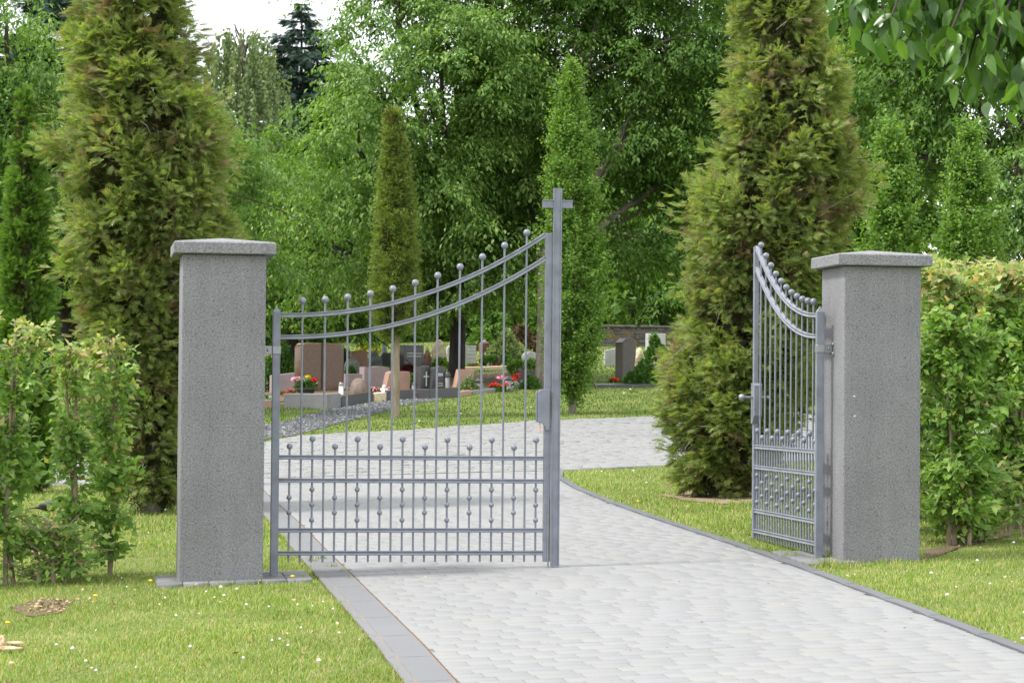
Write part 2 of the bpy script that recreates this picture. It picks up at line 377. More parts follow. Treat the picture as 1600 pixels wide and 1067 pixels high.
def tube_arrays(pts, rad, n=8, cap=True):
    pts = np.asarray(pts, float); m = len(pts); rad = np.broadcast_to(np.asarray(rad, float), (m,))
    T = np.gradient(pts, axis=0); T /= np.linalg.norm(T, axis=1)[:, None] + 1e-9
    ref = np.array([0, 1., 0]) if abs(T[0][1]) < .9 else np.array([1., 0, 0])
    X = np.cross(T, ref); X /= np.linalg.norm(X, axis=1)[:, None] + 1e-9; Yv = np.cross(T, X)
    a = np.arange(n) * 2 * math.pi / n
    V = pts[:, None] + rad[:, None, None] * (np.cos(a)[None, :, None] * X[:, None] + np.sin(a)[None, :, None] * Yv[:, None])
    V = V.reshape(-1, 3); F = []
    for i in range(m - 1):
        for j in range(n):
            k = (j + 1) % n
            F.append((i * n + j, i * n + k, (i + 1) * n + k, (i + 1) * n + j))
    return V, np.array(F, np.int32)
def join_arrays(parts):
    Vs, Fs, off = [], [], 0
    for V, F in parts:
        Vs.append(V); Fs.append(F + off); off += len(V)
    return np.concatenate(Vs), np.concatenate(Fs)
def tubes_me(name, tubes, mat, n=8):
    V, F = join_arrays([tube_arrays(p, r, n) for p, r in tubes])
    return np_mesh(name, V, F, mat, True)
def lathe_me(name, prof, mat, n=20, smooth=True):
    V = [(r * math.cos(2 * math.pi * j / n), r * math.sin(2 * math.pi * j / n), z) for r, z in prof for j in range(n)]
    F = [(i * n + j, i * n + (j + 1) % n, (i + 1) * n + (j + 1) % n, (i + 1) * n + j) for i in range(len(prof) - 1) for j in range(n)]
    return np_mesh(name, V, np.array(F), mat, smooth)
def ball_me(name, r, mat, seg=16, rings=10):
    bm = bmesh.new(); bmesh.ops.create_uvsphere(bm, u_segments=seg, v_segments=rings, radius=r)
    return bm_mesh(name, bm, mat, True)
def rock_me(name, rx, ry, rz, mat, rough=.2, seed=0, sub=3, power=2.0):
    bm = bmesh.new(); bmesh.ops.create_icosphere(bm, subdivisions=sub, radius=1)
    r2 = np.random.default_rng(seed); ks = r2.normal(0, 2.2, (7, 3)); ph = r2.uniform(0, 6.3, 7)
    for v in bm.verts:
        p = np.array(v.co); q = np.sign(p) * np.abs(p) ** (2 / power)
        d = 1 + rough * sum(math.sin(k @ p + f) for k, f in zip(ks, ph)) / 3.5
        v.co = (q[0] * d * rx, q[1] * d * ry, max(-.1 * rz, q[2] * d * rz))
    return bm_mesh(name, bm, mat, True)
def nrm(a): return a / (np.linalg.norm(a, axis=-1, keepdims=True) + 1e-9)
def scatter_me(name, tmpl, pos, axis, normal, size, mat, width=1.0):
    """copies of one small leaf: y runs along axis, z along normal"""
    TV, TF = tmpl; TV = np.asarray(TV, float); n = len(pos)
    y = nrm(np.asarray(axis, float)); z = np.asarray(normal, float); z = nrm(z - (z * y).sum(-1, keepdims=True) * y); x = np.cross(y, z)
    s = np.broadcast_to(np.asarray(size, float), (n,))[:, None, None]; w = np.broadcast_to(np.asarray(width, float), (n,))[:, None, None]
    V = np.asarray(pos)[:, None] + s * (w * TV[None, :, 0:1] * x[:, None] + TV[None, :, 1:2] * y[:, None] + TV[None, :, 2:3] * z[:, None])
    off = (np.arange(n) * len(TV))[:, None, None]
    F = [(np.asarray(f)[None] + off).reshape(-1, np.asarray(f).shape[1]) for f in TF]
    return np_mesh(name, V.reshape(-1, 3), F, mat)
LEAF4 = ([(0, 0, 0), (.30, .42, .07), (0, 1, -.10), (-.30, .42, .07), (0, .5, -.03)], [np.array([[0, 1, 4], [1, 2, 4], [0, 4, 3], [4, 2, 3]])])
LEAF2 = ([(0, 0, 0), (.36, .45, .08), (0, 1, -.08), (-.36, .45, .08)], [np.array([[0, 1, 2], [0, 2, 3]])])
LEAF_LONG = ([(0, 0, 0), (.22, .42, .07), (0, 1, -.12), (-.22, .42, .07)], [np.array([[0, 1, 2], [0, 2, 3]])])
def long_leaf():
    """pointed oval leaf with a midrib fold and a drooping tip"""
    V, F = [], []; N = 7
    for i in range(N + 1):
        t = i / N; w = .235 * (math.sin(math.pi * t ** .8) ** .85) * (1 - .25 * t) if 0 < t < 1 else .004; z = -.22 * t * t
        V += [(-w, t, z + .28 * w), (0, t, z - .05 * w), (w, t, z + .28 * w)]
        if i:
            a = 3 * (i - 1); F += [(a, a + 1, a + 4, a + 3), (a + 1, a + 2, a + 5, a + 4)]
    return V, [np.array(F)]
LEAF6 = long_leaf()
def fan(n=3, droop=.18):
    V, F = [], []
    def tri(bx, by, ax, ay, L, w):
        i = len(V); px, py = -ay, ax
        V.extend([(bx - px * w, by - py * w, -droop * by * by), (bx + px * w, by + py * w, -droop * by * by), (bx + ax * L, by + ay * L, -droop * (by + ay * L) ** 2)])
        F.append((i, i + 1, i + 2))
    tri(0, 0, 0, 1, 1, .065)
    for k in range(n):
        t = .12 + .62 * k / max(1, n - 1); L = .66 * (1 - .5 * t)
        for s in (-1, 1): tri(0, t, s * .62, .78, L, .062)
    return V, [np.array(F)]
SPRAY, SPRAY_S = fan(4), fan(2)
BLADE = ([(-.5, 0, 0), (.5, 0, 0), (.34, .55, .06), (-.34, .55, .06), (0, 1, .28)], [np.array([[0, 1, 2], [0, 2, 3], [3, 2, 4]])])
def sphere_dirs(n, r=rng): return nrm(r.normal(0, 1, (n, 3)))

# ------------------------------------------------------------------ ground, drive, kerbs
def lin(a): return np.asarray(a, float)
xs = np.unique(np.concatenate([np.arange(-300, -20, 20), np.arange(-20, 20.01, .5), np.arange(20, 301, 20)]))
ys = np.unique(np.concatenate([np.arange(-40, 4, 4), np.arange(4, 60, .5), np.arange(60, 110, 2), np.arange(110, 620, 30)]))
GX, GY = np.meshgrid(xs, ys); GV = np.stack([GX, GY, ground(GX, GY)], -1).reshape(-1, 3)
ii = np.arange(len(ys) - 1)[:, None] * len(xs) + np.arange(len(xs) - 1)[None]
GF = np.stack([ii, ii + 1, ii + 1 + len(xs), ii + len(xs)], -1).reshape(-1, 4)
tag(link('lawn_ground', np_mesh('lawn_ground', GV, GF, 'lawn', True)), 'green lawn rising gently towards the graves', kind='structure')

VL = lin([-9, -6, -4.4, -3, 0, 1.7, 5.3, 9.3, 11.0, 11.8, 12.4, 12.8, 13.05]); UL = lin([.42, .475, .515, .53, .565, .58, .63, .64, .66, .62, .40, .02, -.6])
VR = lin([-9, -5.84, -5.02, -3.69, -2.28, -.99, .87, 2.95, 4.84, 7.07, 9.5, 11.68, 12.5, 13.05]); UR = lin([3.45, 3.54, 3.58, 3.65, 3.71, 3.77, 3.83, 3.86, 3.89, 3.96, 4.08, 4.27, 4.42, 4.53])
V_END = 13.05
FU = lin([-12, -4, 1.0, 1.6, 2.0, 3.8, 6.3, 8.5, 14, 22]); FV = lin([15.5, 17.4, 19.8, 21.0, 21.75, 22.3, 23.9, 24.6, 26.2, 28])
NU = lin([-12, 0, 4.4, 6.1, 22]); NV = lin([12.6, 13.1, 13.1, 13.75, 18.5])
def sheet(name, us0, us1, vs, off, mat, nu=8):
    V, F = [], []
    for i, v in enumerate(vs):
        for j in range(nu + 1):
            u = us0[i] + (us1[i] - us0[i]) * j / nu; x, y = uv2xy(u, v); V.append((x, y, float(ground(x, y)) + off))
    for i in range(len(vs) - 1):
        for j in range(nu):
            a = i * (nu + 1) + j; F.append((a, a + 1, a + nu + 2, a + nu + 1))
    return np_mesh(name, V, np.array(F), mat, True)
vs = np.arange(-9, 13.051, .35); vs = np.append(vs, V_END)
drive = tag(link('driveway', sheet('driveway_bed', np.interp(vs, VL, UL), np.interp(vs, VR, UR), vs, .004, 'bed')), 'light grey concrete paver driveway leading through the gate', kind='structure')
def sheet_v(name, v0, v1, us, off, mat, nv=16):
    V, F = [], []
    for i, u in enumerate(us):
        for j in range(nv + 1):
            v = v0[i] + (v1[i] - v0[i]) * j / nv; x, y = uv2xy(u, v); V.append((x, y, float(ground(x, y)) + off))
    for i in range(len(us) - 1):
        for j in range(nv):
            a = i * (nv + 1) + j; F.append((a, a + nv + 1, a + nv + 2, a + 1))
    return np_mesh(name, V, np.array(F), mat, True)
uu = np.arange(-12, 22.01, .5)
cross_road = tag(link('cross_road', sheet_v('cross_road_bed', np.interp(uu, NU, NV), np.interp(uu, FU, FV), uu, .006, 'bed')), 'pale paved road crossing behind the gate', kind='structure')

PB = lin([(-.5, -.5, -.02), (.5, -.5, -.02), (.5, .5, -.02), (-.5, .5, -.02), (-.5, -.5, 0), (.5, -.5, 0), (.5, .5, 0), (-.5, .5, 0)])
def paver_arrays(items, top, ch=.0014, thick=.014):
    """items rows (u0,u1,v0,v1,dz): chamfered flat blocks"""
    it = lin(items); n = len(it)
    u0, u1, v0, v1, dz = it.T
    cu = np.stack([u0, u1, u1, u0], 1); cv = np.stack([v0, v0, v1, v1], 1)
    iu = np.stack([u0 + ch, u1 - ch, u1 - ch, u0 + ch], 1); iv = np.stack([v0 + ch, v0 + ch, v1 - ch, v1 - ch], 1)
    U = np.concatenate([cu, cu, iu], 1); Vv = np.concatenate([cv, cv, iv], 1)
    X, Y = uv2xy(U, Vv); Z = ground(X, Y) + top + dz[:, None]
    Z[:, :4] -= thick; Z[:, 4:8] -= ch * .8
    Z += (rng.normal(0, .0004, (n, 1)) * (U - U.mean(1, keepdims=True)) / .1 + rng.normal(0, .0003, (n, 1)) * (Vv - Vv.mean(1, keepdims=True)) / .08)
    V = np.stack([X, Y, Z], -1).reshape(-1, 3)
    q = []
    for a in (0, 4):
        for j in range(4): q.append((a + j, a + (j + 1) % 4, a + 4 + (j + 1) % 4, a + 4 + j))
    q.append((8, 9, 10, 11))
    F = (np.array(q)[None] + (np.arange(n) * 12)[:, None, None]).reshape(-1, 4)
    return V, F
PL, PW, JT = .236, .158, .0035
full, cut = [], []
r_i = 0; v = -8.6
while v < V_END - .02:
    uL = float(np.interp(v + PW / 2, VL, UL)) + .012; uR = float(np.interp(v + PW / 2, VR, UR)) - .006
    u = uL - PL * ((r_i * .37 + random.uniform(0, .12)) % 1.0)
    while u < uR:
        L = PL * random.choice((1, 1, 1, 1, 1.18, .85))
        a, b = max(u, uL), min(u + L, uR)
        if b - a > .03:
            (full if (L == PL and a == u and b == u + L) else cut).append((a + JT / 2, b - JT / 2, v + JT / 2, v + PW - JT / 2, random.gauss(0, .0004)))
        u += L
    v += PW; r_i += 1
# the 300 pavers that show largest stand alone and share one mesh
def in_view(it):
    x, y = uv2xy((it[0] + it[1]) / 2, (it[2] + it[3]) / 2)
    return y > 12.75 and abs(x) < .202 * y
seen = sorted([i for i in full if in_view(i)], key=lambda i: i[2])[:300]
ids = set(map(id, seen)); rest = cut + [i for i in full if id(i) not in ids]
V, F = paver_arrays(rest, .014); tag(link('pavers', np_mesh('pavers', V, F, 'paver'), drive), kind='stuff')
one = paver_arrays([(-(PL - JT) / 2, (PL - JT) / 2, -(PW - JT) / 2, (PW - JT) / 2, 0)], 0)
pv, pf = one; pv = pv.copy(); c0 = uv2xy(0, 0)
pv_l = pv.copy(); pv_l[:, 0] = (pv[:, 0] - c0[0]) * UX + (pv[:, 1] - c0[1]) * UY; pv_l[:, 1] = -(pv[:, 0] - c0[0]) * UY + (pv[:, 1] - c0[1]) * UX
pv_l[:, 2] = np.repeat([-.014, -.0012, 0], 4)
pav_me = np_mesh('paver', pv_l, pf, 'paver')
for it in seen:
    x, y = uv2xy((it[0] + it[1]) / 2, (it[2] + it[3]) / 2)
    o = bpy.data.objects.new('paver', pav_me); COL.objects.link(o); o.parent = drive
    o.location = (x, y, float(ground(x, y)) + .014 + it[4])
    o.rotation_euler = (.02 + random.gauss(0, .001), -.029 + random.gauss(0, .001), GA)
items = []; v = 12.4; r_i = 0
while v < 27:
    u = -9 + (r_i % 2) * .12
    while u < 13:
        L = .24 * random.uniform(.92, 1.05); c = u + L / 2
        if float(np.interp(c, NU, NV)) + .05 < v and v + .16 < float(np.interp(c, FU, FV)): items.append((u + .005, u + L - .005, v + .005, v + .155, random.gauss(0, .003)))
        u += L
    v += .16; r_i += 1
V, F = paver_arrays(items, .016, .004); tag(link('setts', np_mesh('setts', V, F, 'cobble'), cross_road), kind='stuff')

def strip_stones(root, name, ufun0, ufun1, v0, v1, L, top, mat, joint=.006, bev=.008, depth=.05):
    v = v0
    while v < v1 - .05:
        e = min(v + L, v1); n = 4; bm = bmesh.new(); rows = []
        for k in range(n + 1):
            t = v + joint / 2 + (e - v - joint) * k / n; row = []
            for u in (ufun0(t), ufun1(t)):
                x, y = uv2xy(u, t); z = float(ground(x, y)) + top; row.append((x, y, z))
            rows.append(row)
        T = [[bm.verts.new(p) for p in r_] for r_ in rows]; B = [[bm.verts.new((p[0], p[1], p[2] - depth)) for p in r_] for r_ in rows]
        tf = []
        for k in range(n):
            tf.append(bm.faces.new([T[k][0], T[k][1], T[k + 1][1], T[k + 1][0]]))
            for s in (0, 1): bm.faces.new([T[k][s], T[k + 1][s], B[k + 1][s], B[k][s]])
        bm.faces.new([T[0][0], T[0][1], B[0][1], B[0][0]]); bm.faces.new([T[n][0], T[n][1], B[n][1], B[n][0]])
        cnt = {}
        for f in tf:
            for ed in f.edges: cnt[ed] = cnt.get(ed, 0) + 1
        bmesh.ops.bevel(bm, geom=[ed for ed, c in cnt.items() if c == 1], offset=bev, segments=1, affect='EDGES')
        link(name, bm_mesh(name, bm, mat), root); v = e
uLf = lambda v: float(np.interp(v, VL, UL)); uRf = lambda v: float(np.interp(v, VR, UR))
kl = empty('kerb', (0, 0, 0)); tag(kl, 'grey flat kerb stones with a narrow outer edging along the left lawn', kind='structure')
strip_stones(kl, 'kerb_stone', lambda v: uLf(v) - .195, lambda v: uLf(v) - .006, -9, 12.4, 1.0, .018, 'kerb', .003, .004)
strip_stones(kl, 'edging_stone', lambda v: uLf(v) - .252, lambda v: uLf(v) - .202, -9, 12.4, 1.0, .020, 'kerb', .003, .005)
tag(link('kerb_sand', sheet('kerb_sand', np.array([uLf(t) - .256 for t in vs]), np.array([uLf(t) - .002 for t in vs]), vs, .0165, 'sandy', 2)), 'pale sand between the left kerb stones', kind='structure')
kr = empty('kerb', (0, 0, 0)); tag(kr, 'narrow dark grey kerb curving along the right lawn', kind='structure')
strip_stones(kr, 'kerb_stone', lambda v: uRf(v) + .002, lambda v: uRf(v) + .085, -9, 13.0, 1.0, .024, 'kerb_dark')
tag(link('joint_soil', sheet('joint_soil', np.array([uLf(t) - .008 for t in vs]), np.array([uLf(t) + .014 for t in vs]), vs, .010, 'moss', 1)), 'brown sandy joint beside the left kerb', kind='structure')
# narrow kerb along the cross road's near side
kc = empty('kerb', (0, 0, 0)); tag(kc, 'thin dark kerb between the cross road and the right lawn', kind='structure')
for k in range(8):
    ua, ub = 4.63 + k * 1.0, 5.62 + k * 1.0; V, F = [], []
    for a in (ua, ub):
        for d in (-.055, 0):
            x, y = uv2xy(a, float(np.interp(a, NU, NV)) + d); z = float(ground(x, y)); V += [(x, y, z + .018), (x, y, z - .05)]
    link('kerb_stone', np_mesh('kerb_stone', V, np.array([(0, 2, 6, 4), (0, 4, 5, 1), (2, 3, 7, 6), (0, 1, 3, 2), (4, 6, 7, 5)]), 'kerb'), kc)

# aprons of slabs at the feet of the pillars
def apron(label, cells):
    a = empty('apron', (0, 0, 0)); tag(a, label, kind='structure')
    for (u0, u1, v0, v1) in cells:
        V, F = paver_arrays([(u0, u1, v0, v1, random.gauss(0, .0015))], .026, .006, .04); link('slab', np_mesh('slab', V, F, 'slab'), a)
cells = []
for k in range(6):
    for j in range(4):
        u0 = -.86 + k * .186; v0 = -.42 + j * .185
        cells.append((u0 + .003, u0 + .183, v0 + .003, v0 + .182))
apron('grey slabs around the foot of the left pillar', cells)
cells = []
for k in range(6):
    for j in range(6):
        u0 = 3.925 + k * .186; v0 = -.45 + j * .185
        if k > 1: continue
        cells.append((max(u0, uRf(v0) + .115, uRf(v0 + .18) + .115) + .003, u0 + .183, v0 + .003, v0 + .182))
apron('grey slabs at the foot of the right pillar', cells)

def patch(name, label, poly, off, mat, wob=.06):
    """poly: ground pixels of the photograph -> irregular flat sheet on the terrain"""
    pts = [G(*p)[:2] for p in poly]; c = np.mean(pts, 0); ring = []
    for i in range(len(pts)):
        a, b = pts[i], pts[(i + 1) % len(pts)]
        for k in range(4):
            q = a + (b - a) * k / 4; ring.append(q + rng.normal(0, wob, 2))
    V, F = [], []; n = len(ring); M_ = 4
    for r_ in range(M_ + 1):
        for q in ring:
            p = c + (q - c) * (1 - r_ / (M_ + .02)); V.append((p[0], p[1], float(ground(*p)) + off))
    for r_ in range(M_):
        for j in range(n): F.append((r_ * n + j, r_ * n + (j + 1) % n, (r_ + 1) * n + (j + 1) % n, (r_ + 1) * n + j))
    o = link(name, np_mesh(name, V, np.array(F), mat, True)); tag(o, label, kind='structure')
    return np.array(ring)
gravel_ring = patch('gravel_path', 'dark grey gravel path between lawn and grave kerb', [(380, 694), (413, 688), (468, 679), (509, 667), (571, 652), (606, 641), (647, 629.5), (690, 626), (690, 623), (647, 624), (585, 629.5), (544, 635), (511, 641.5), (441, 660), (380, 672)], .006, 'gravel_bed', .02)
soil_ring = patch('soil_patch', 'dry sandy earth under the right thuja', [(1030, 774), (1075, 767), (1130, 768), (1200, 772), (1180, 784), (1140, 788), (1090, 785)], .007, 'sandy')
chip_ring = patch('soil_patch', 'bare earth with bark chips beside the left hedge', [(15, 950), (60, 936), (115, 938), (105, 955), (50, 965)], .007, 'soil', .02)
hedge_soil = patch('soil_patch', 'bare earth along the foot of the right hedge', [(1440, 880), (1470, 865), (1530, 848), (1640, 825), (1640, 812), (1530, 832), (1450, 860)], .007, 'soil', .03)
grave_ring = patch('grave_bed', 'dark planted earth of the graves behind the kerb', [(380, 634), (441, 634), (530, 633), (600, 624), (680, 620), (820, 604), (850, 596), (800, 588), (700, 590), (560, 590), (380, 590)], .012, 'soil', .1)

# ------------------------------------------------------------------ gate pillars
Z_CAP = 2.35
def pillar(u, z0, label, marks):
    x, y = uv2xy(u, 0); e = empty('gate_pillar', (x, y, z0), GA, label, 'pillar', 'gate pillars')
    h = Z_CAP - z0
    link('shaft', box_me('shaft', (-.3, -.3, -.03), (.3, .3, h), 'basalt', .012, 2), e)
    bm = bmesh.new(); c = .366; ring = []
    for z, r in ((0, c - .006), (.006, c), (.078, c), (.088, c - .01)):
        ring.append([bm.verts.new((sx * r, sy * r, h + .002 + z)) for sx, sy in ((-1, -1), (1, -1), (1, 1), (-1, 1))])
    bm.faces.new(ring[0])
    for a, b in zip(ring, ring[1:]):
        for j in range(4): bm.faces.new([a[j], a[(j + 1) % 4], b[(j + 1) % 4], b[j]])
    t = bm.verts.new((0, 0, h + .135))
    for j in range(4): bm.faces.new([ring[-1][j], ring[-1][(j + 1) % 4], t])
    link('cap', bm_mesh('cap', bm, 'basalt'), e)
    for k, (mx, mz, s) in enumerate(marks):
        m = rock_me('chip_mark', s, .0022, s * 1.3, 'granite_light', .35, k, 1); link('chip_mark', m, e, (mx, -.3005, mz))
    return e
W = 4.13
pl_left = pillar(-.4, 0.0, 'grey basalt gate pillar standing left of the closed gate leaf', [(-.02, 1.95, .006), (.1, 1.45, .004), (-.27, 1.2, .004), (-.25, 1.05, .004)])
pl_right = pillar(W + .4, .115, 'grey basalt gate pillar behind the open gate leaf, before the tall hedge', [(-.22, 1.25, .013), (-.215, 1.1, .010), (-.1, .72, .004)])

# ------------------------------------------------------------------ gate leaves
Lg = 2.0
BX = [.106 + .0835 * i for i in range(23)]
def arch(x, z0, rise): return z0 + rise * max(0.0, (x / 2.0)) ** 2.15
SEC = [(-.017, -.0165), (.017, -.0165), (.017, -.0095), (.011, -.0065), (.011, .0065), (.017, .0095), (.017, .0165), (-.017, .0165), (-.017, .0095), (-.011, .0065), (-.011, -.0065), (-.017, -.0095)]
def rail_me(name, zf, x0, x1, n):
    V, F = [], []; k = len(SEC)
    for i in range(n + 1):
        x = x0 + (x1 - x0) * i / n; s = (zf(x + .005) - zf(x - .005)) / .01; c = 1 / math.sqrt(1 + s * s)
        for (y, d) in SEC: V.append((x - d * s * c, y, zf(x) + d * c))
        if i:
            for j in range(k): F.append(((i - 1) * k + j, (i - 1) * k + (j + 1) % k, i * k + (j + 1) % k, i * k + j))
    return np_mesh(name, V, np.array(F), 'gate')
ball_top = ball_me('ball', .0232, 'gate'); ball_mid = ball_me('ball', .0195, 'gate'); ball_tall = ball_me('ball', .0262, 'gate')
def bar_me(z0, z1): return tubes_me('bar', [([(0, 0, z0), (0, 0, z1)], .0078)], 'gate', 10)
LOWZ = (.887, .717, .352, .185)
bar_low, bar_high = bar_me(.118, .955), bar_me(.118, 1.01)
def riv_me(zf):
    parts = []
    for x in BX:
        for s in (-1, 1):
            V = [(x, s * .0145, zf(x))] + [(x + .004 * math.cos(a), s * .0105, zf(x) + .004 * math.sin(a)) for a in np.arange(6) * math.pi / 3]
            parts.append((np.array(V), np.array([(0, 1 + j, 1 + (j + 1) % 6) for j in range(6)])))
    V, F = join_arrays(parts); return np_mesh('rivets', V, F, 'gate', True)
def gate_leaf(name, loc, rot, label, post_bottom):
    e = empty(name, loc, rot, label, 'gate', 'gate leaves')
    bm = bmesh.new(); h = .0285; tz = 1.955
    rings = []
    for z, r in ((post_bottom, h), (tz - .004, h), (tz, h - .003), (tz + .04, .001)):
        rings.append([bm.verts.new((sx * r, sy * r, z)) for sx, sy in ((-1, -1), (1, -1), (1, 1), (-1, 1))])
    for a, b in zip(rings, rings[1:]):
        for j in range(4): bm.faces.new([a[j], a[(j + 1) % 4], b[(j + 1) % 4], b[j]])
    bmesh.ops.bevel(bm, geom=[ed for ed in bm.edges if abs(ed.verts[0].co.z - ed.verts[1].co.z) > 1], offset=.005, segments=2, affect='EDGES')
    link('hinge_post', bm_mesh('hinge_post', bm, 'gate'), e)
    for z in LOWZ:
        rl = link('rail', rail_me('rail', lambda x, z=z: z, .0287, Lg, 2), e); tag(link('rivets', riv_me(lambda x, z=z: z), rl), kind='stuff')
    for z, rise in ((1.9275, .628), (1.767, .612)):
        f = lambda x, z=z, rise=rise: arch(x, z, rise)
        rl = link('arched_rail', rail_me('arched_rail', f, .0287, Lg, 40), e); tag(link('rivets', riv_me(f), rl), kind='stuff')
    for i, x in enumerate(BX):
        if i % 2:
            zt = arch(x, 1.9275, .628) + .105
            b = link('bar', bar_me(.118, zt - .015), e, (x, 0, 0)); link('ball', ball_tall, b, (0, 0, zt))
        else:
            hi = (i // 2) % 2
            b = link('bar', bar_high if hi else bar_low, e, (x, 0, 0)); link('ball', ball_top, b, (0, 0, 1.022 if hi else .967))
            for z in ((.652, .540, .427) if hi else (.592, .482)): link('ball', ball_mid, b, (0, 0, z))
    return e
def hinge(e, z, inward):
    bm = box_bm((-.098, -.02, z - .032), (-.030, .02, z + .032), .003); box_bm((-.031, -.034, z - .030), (.033, .034, z + .030), .004, bm)
    link('hinge_strap', bm_mesh('hinge_strap', bm, 'steel'), e)
    bm = box_bm((-.106, -.06, z - .055), (-.098, .06, z + .055), .002); link('wall_plate', bm_mesh('wall_plate', bm, 'steel'), e)
    for y in (-.042, .042):
        for dz in (-.035, .035): 
            b = ball_me('bolt', .011, 'steel', 8, 6); link('bolt', b, e, (-.096, y, z + dz))
    for y in (-.022, .022): link('bolt', ball_me('bolt', .010, 'steel', 8, 6), e, (-.062, y, z))
xh, yh = uv2xy(0, 0)
gl = gate_leaf('gate_leaf', (xh, yh, 0), GA, 'closed grey wrought iron gate leaf with a cross on its tall end post', .02)
hinge(gl, 1.67, 1)
# end stile, cross post and lock of the closed leaf
bm = bmesh.new(); box_bm((2.0, -.019, .12), (2.052, .019, arch(2.0, 1.9275, .628) + .012), .003, bm); link('stile', bm_mesh('stile', bm, 'gate'), gl)
def channel(bm, x0, x1, z0, z1, vertical):
    if vertical:
        box_bm((x0, -.040, z0), (x1, -.0195, z1), 0, bm)
        for a in (x0, x1 - .008): box_bm((a, -.048, z0), (a + .008, -.0401, z1), .001, bm)
    else:
        box_bm((x0, -.0395, z0), (x1, -.0200, z1), 0, bm)
        for a in (z0, z1 - .008): box_bm((x0, -.0475, a), (x1, -.0396, a + .008), .001, bm)
bm = bmesh.new(); channel(bm, 2.0535, 2.1165, .085, 2.905, True); link('cross_post', bm_mesh('cross_post', bm, 'gate'), gl)
bm = bmesh.new(); channel(bm, 1.972, 2.0533, 2.757, 2.816, False); link('cross_arm', bm_mesh('cross_arm', bm, 'gate'), gl)
bm = bmesh.new(); channel(bm, 2.1167, 2.198, 2.757, 2.816, False); link('cross_arm', bm_mesh('cross_arm', bm, 'gate'), gl)
link('drop_bolt', tubes_me('drop_bolt', [([(2.035, -.024, .05), (2.035, -.024, .6)], .007)], 'steel', 8), gl)
x0, x1, zt, zb = 1.945, 2.035, 1.405, 1.098
poly = [(x0 + .018, zt - .003), (x0, zt - .022), (x0, 1.158), (x0 + .03, 1.158)] + [(x0 + .03 + .032 * math.sin(a), 1.158 - .06 * (1 - math.cos(a))) for a in np.linspace(.3, 1.57, 6)] + [(x1, zb), (x1, zt)]
lk = link('lock_case', bm_mesh('lock_case', prism_bm(poly, -.055, -.0197, .006), 'gate'), gl)
link('lock_plate', bm_mesh('lock_plate', prism_bm([(x0 - .012, 1.16), (x0 - .001, 1.16), (x0 - .001, 1.385), (x0 - .012, 1.38)], -.045, -.02, .002), 'gate'), gl)
link('key', tubes_me('key', [([(x0 + .018, -.038, 1.155), (x0 + .018, -.038, 1.135)], .004)], 'steel', 6), lk)
link('key_tag', box_me('key_tag', (x0 + .010, -.041, 1.085), (x0 + .026, -.035, 1.133), 'key_tag', .002), lk)

xr, yr = uv2xy(W, 0)
gr = gate_leaf('gate_leaf', (xr, yr, .06), R(98.4), 'grey wrought iron gate leaf swung open beside the right pillar', .06)
link('stile', box_me('stile', (2.0, -.019, .12), (2.052, .019, arch(2.0, 1.9275, .628) + .012), 'gate', .003), gr)
# bracket runs to the pillar: along the leaf's +y side is the driveway, -y the pillar
bm = box_bm((-.02, -.094, 1.638), (.02, -.030, 1.702), .003); box_bm((-.034, -.031, 1.640), (.034, .033, 1.700), .004, bm); link('hinge_strap', bm_mesh('hinge_strap', bm, 'steel'), gr)
link('wall_plate', box_me('wall_plate', (-.06, -.103, 1.615), (.06, -.095, 1.725), 'steel', .002), gr)
for x in (-.042, .042):
    for dz in (-.035, .035): link('bolt', ball_me('bolt', .011, 'steel', 8, 6), gr, (x, -.092, 1.67 + dz))
link('bolt', ball_me('bolt', .010, 'steel', 8, 6), gr, (-.021, -.064, 1.67))
lk2 = link('lock_case', bm_mesh('lock_case', prism_bm([(1.93, 1.15), (2.0, 1.08), (2.045, 1.08), (2.045, 1.42), (1.945, 1.42), (1.93, 1.40)], -.034, .034, .005), 'gate'), gr)
link('knob', tubes_me('knob', [([(1.98, .034, 1.3), (1.98, .10, 1.3), (1.98, .105, 1.3), (1.98, .115, 1.3), (1.98, .135, 1.3), (1.98, .15, 1.3), (1.98, .155, 1.3)], [.012, .012, .016, .026, .028, .018, .002])], 'steel', 14), lk2)
link('handle', tubes_me('handle', [([(1.98, -.034, 1.3), (1.98, -.075, 1.3), (1.965, -.09, 1.3), (1.85, -.095, 1.298)], [.011, .011, .011, .010])], 'steel', 10), lk2)

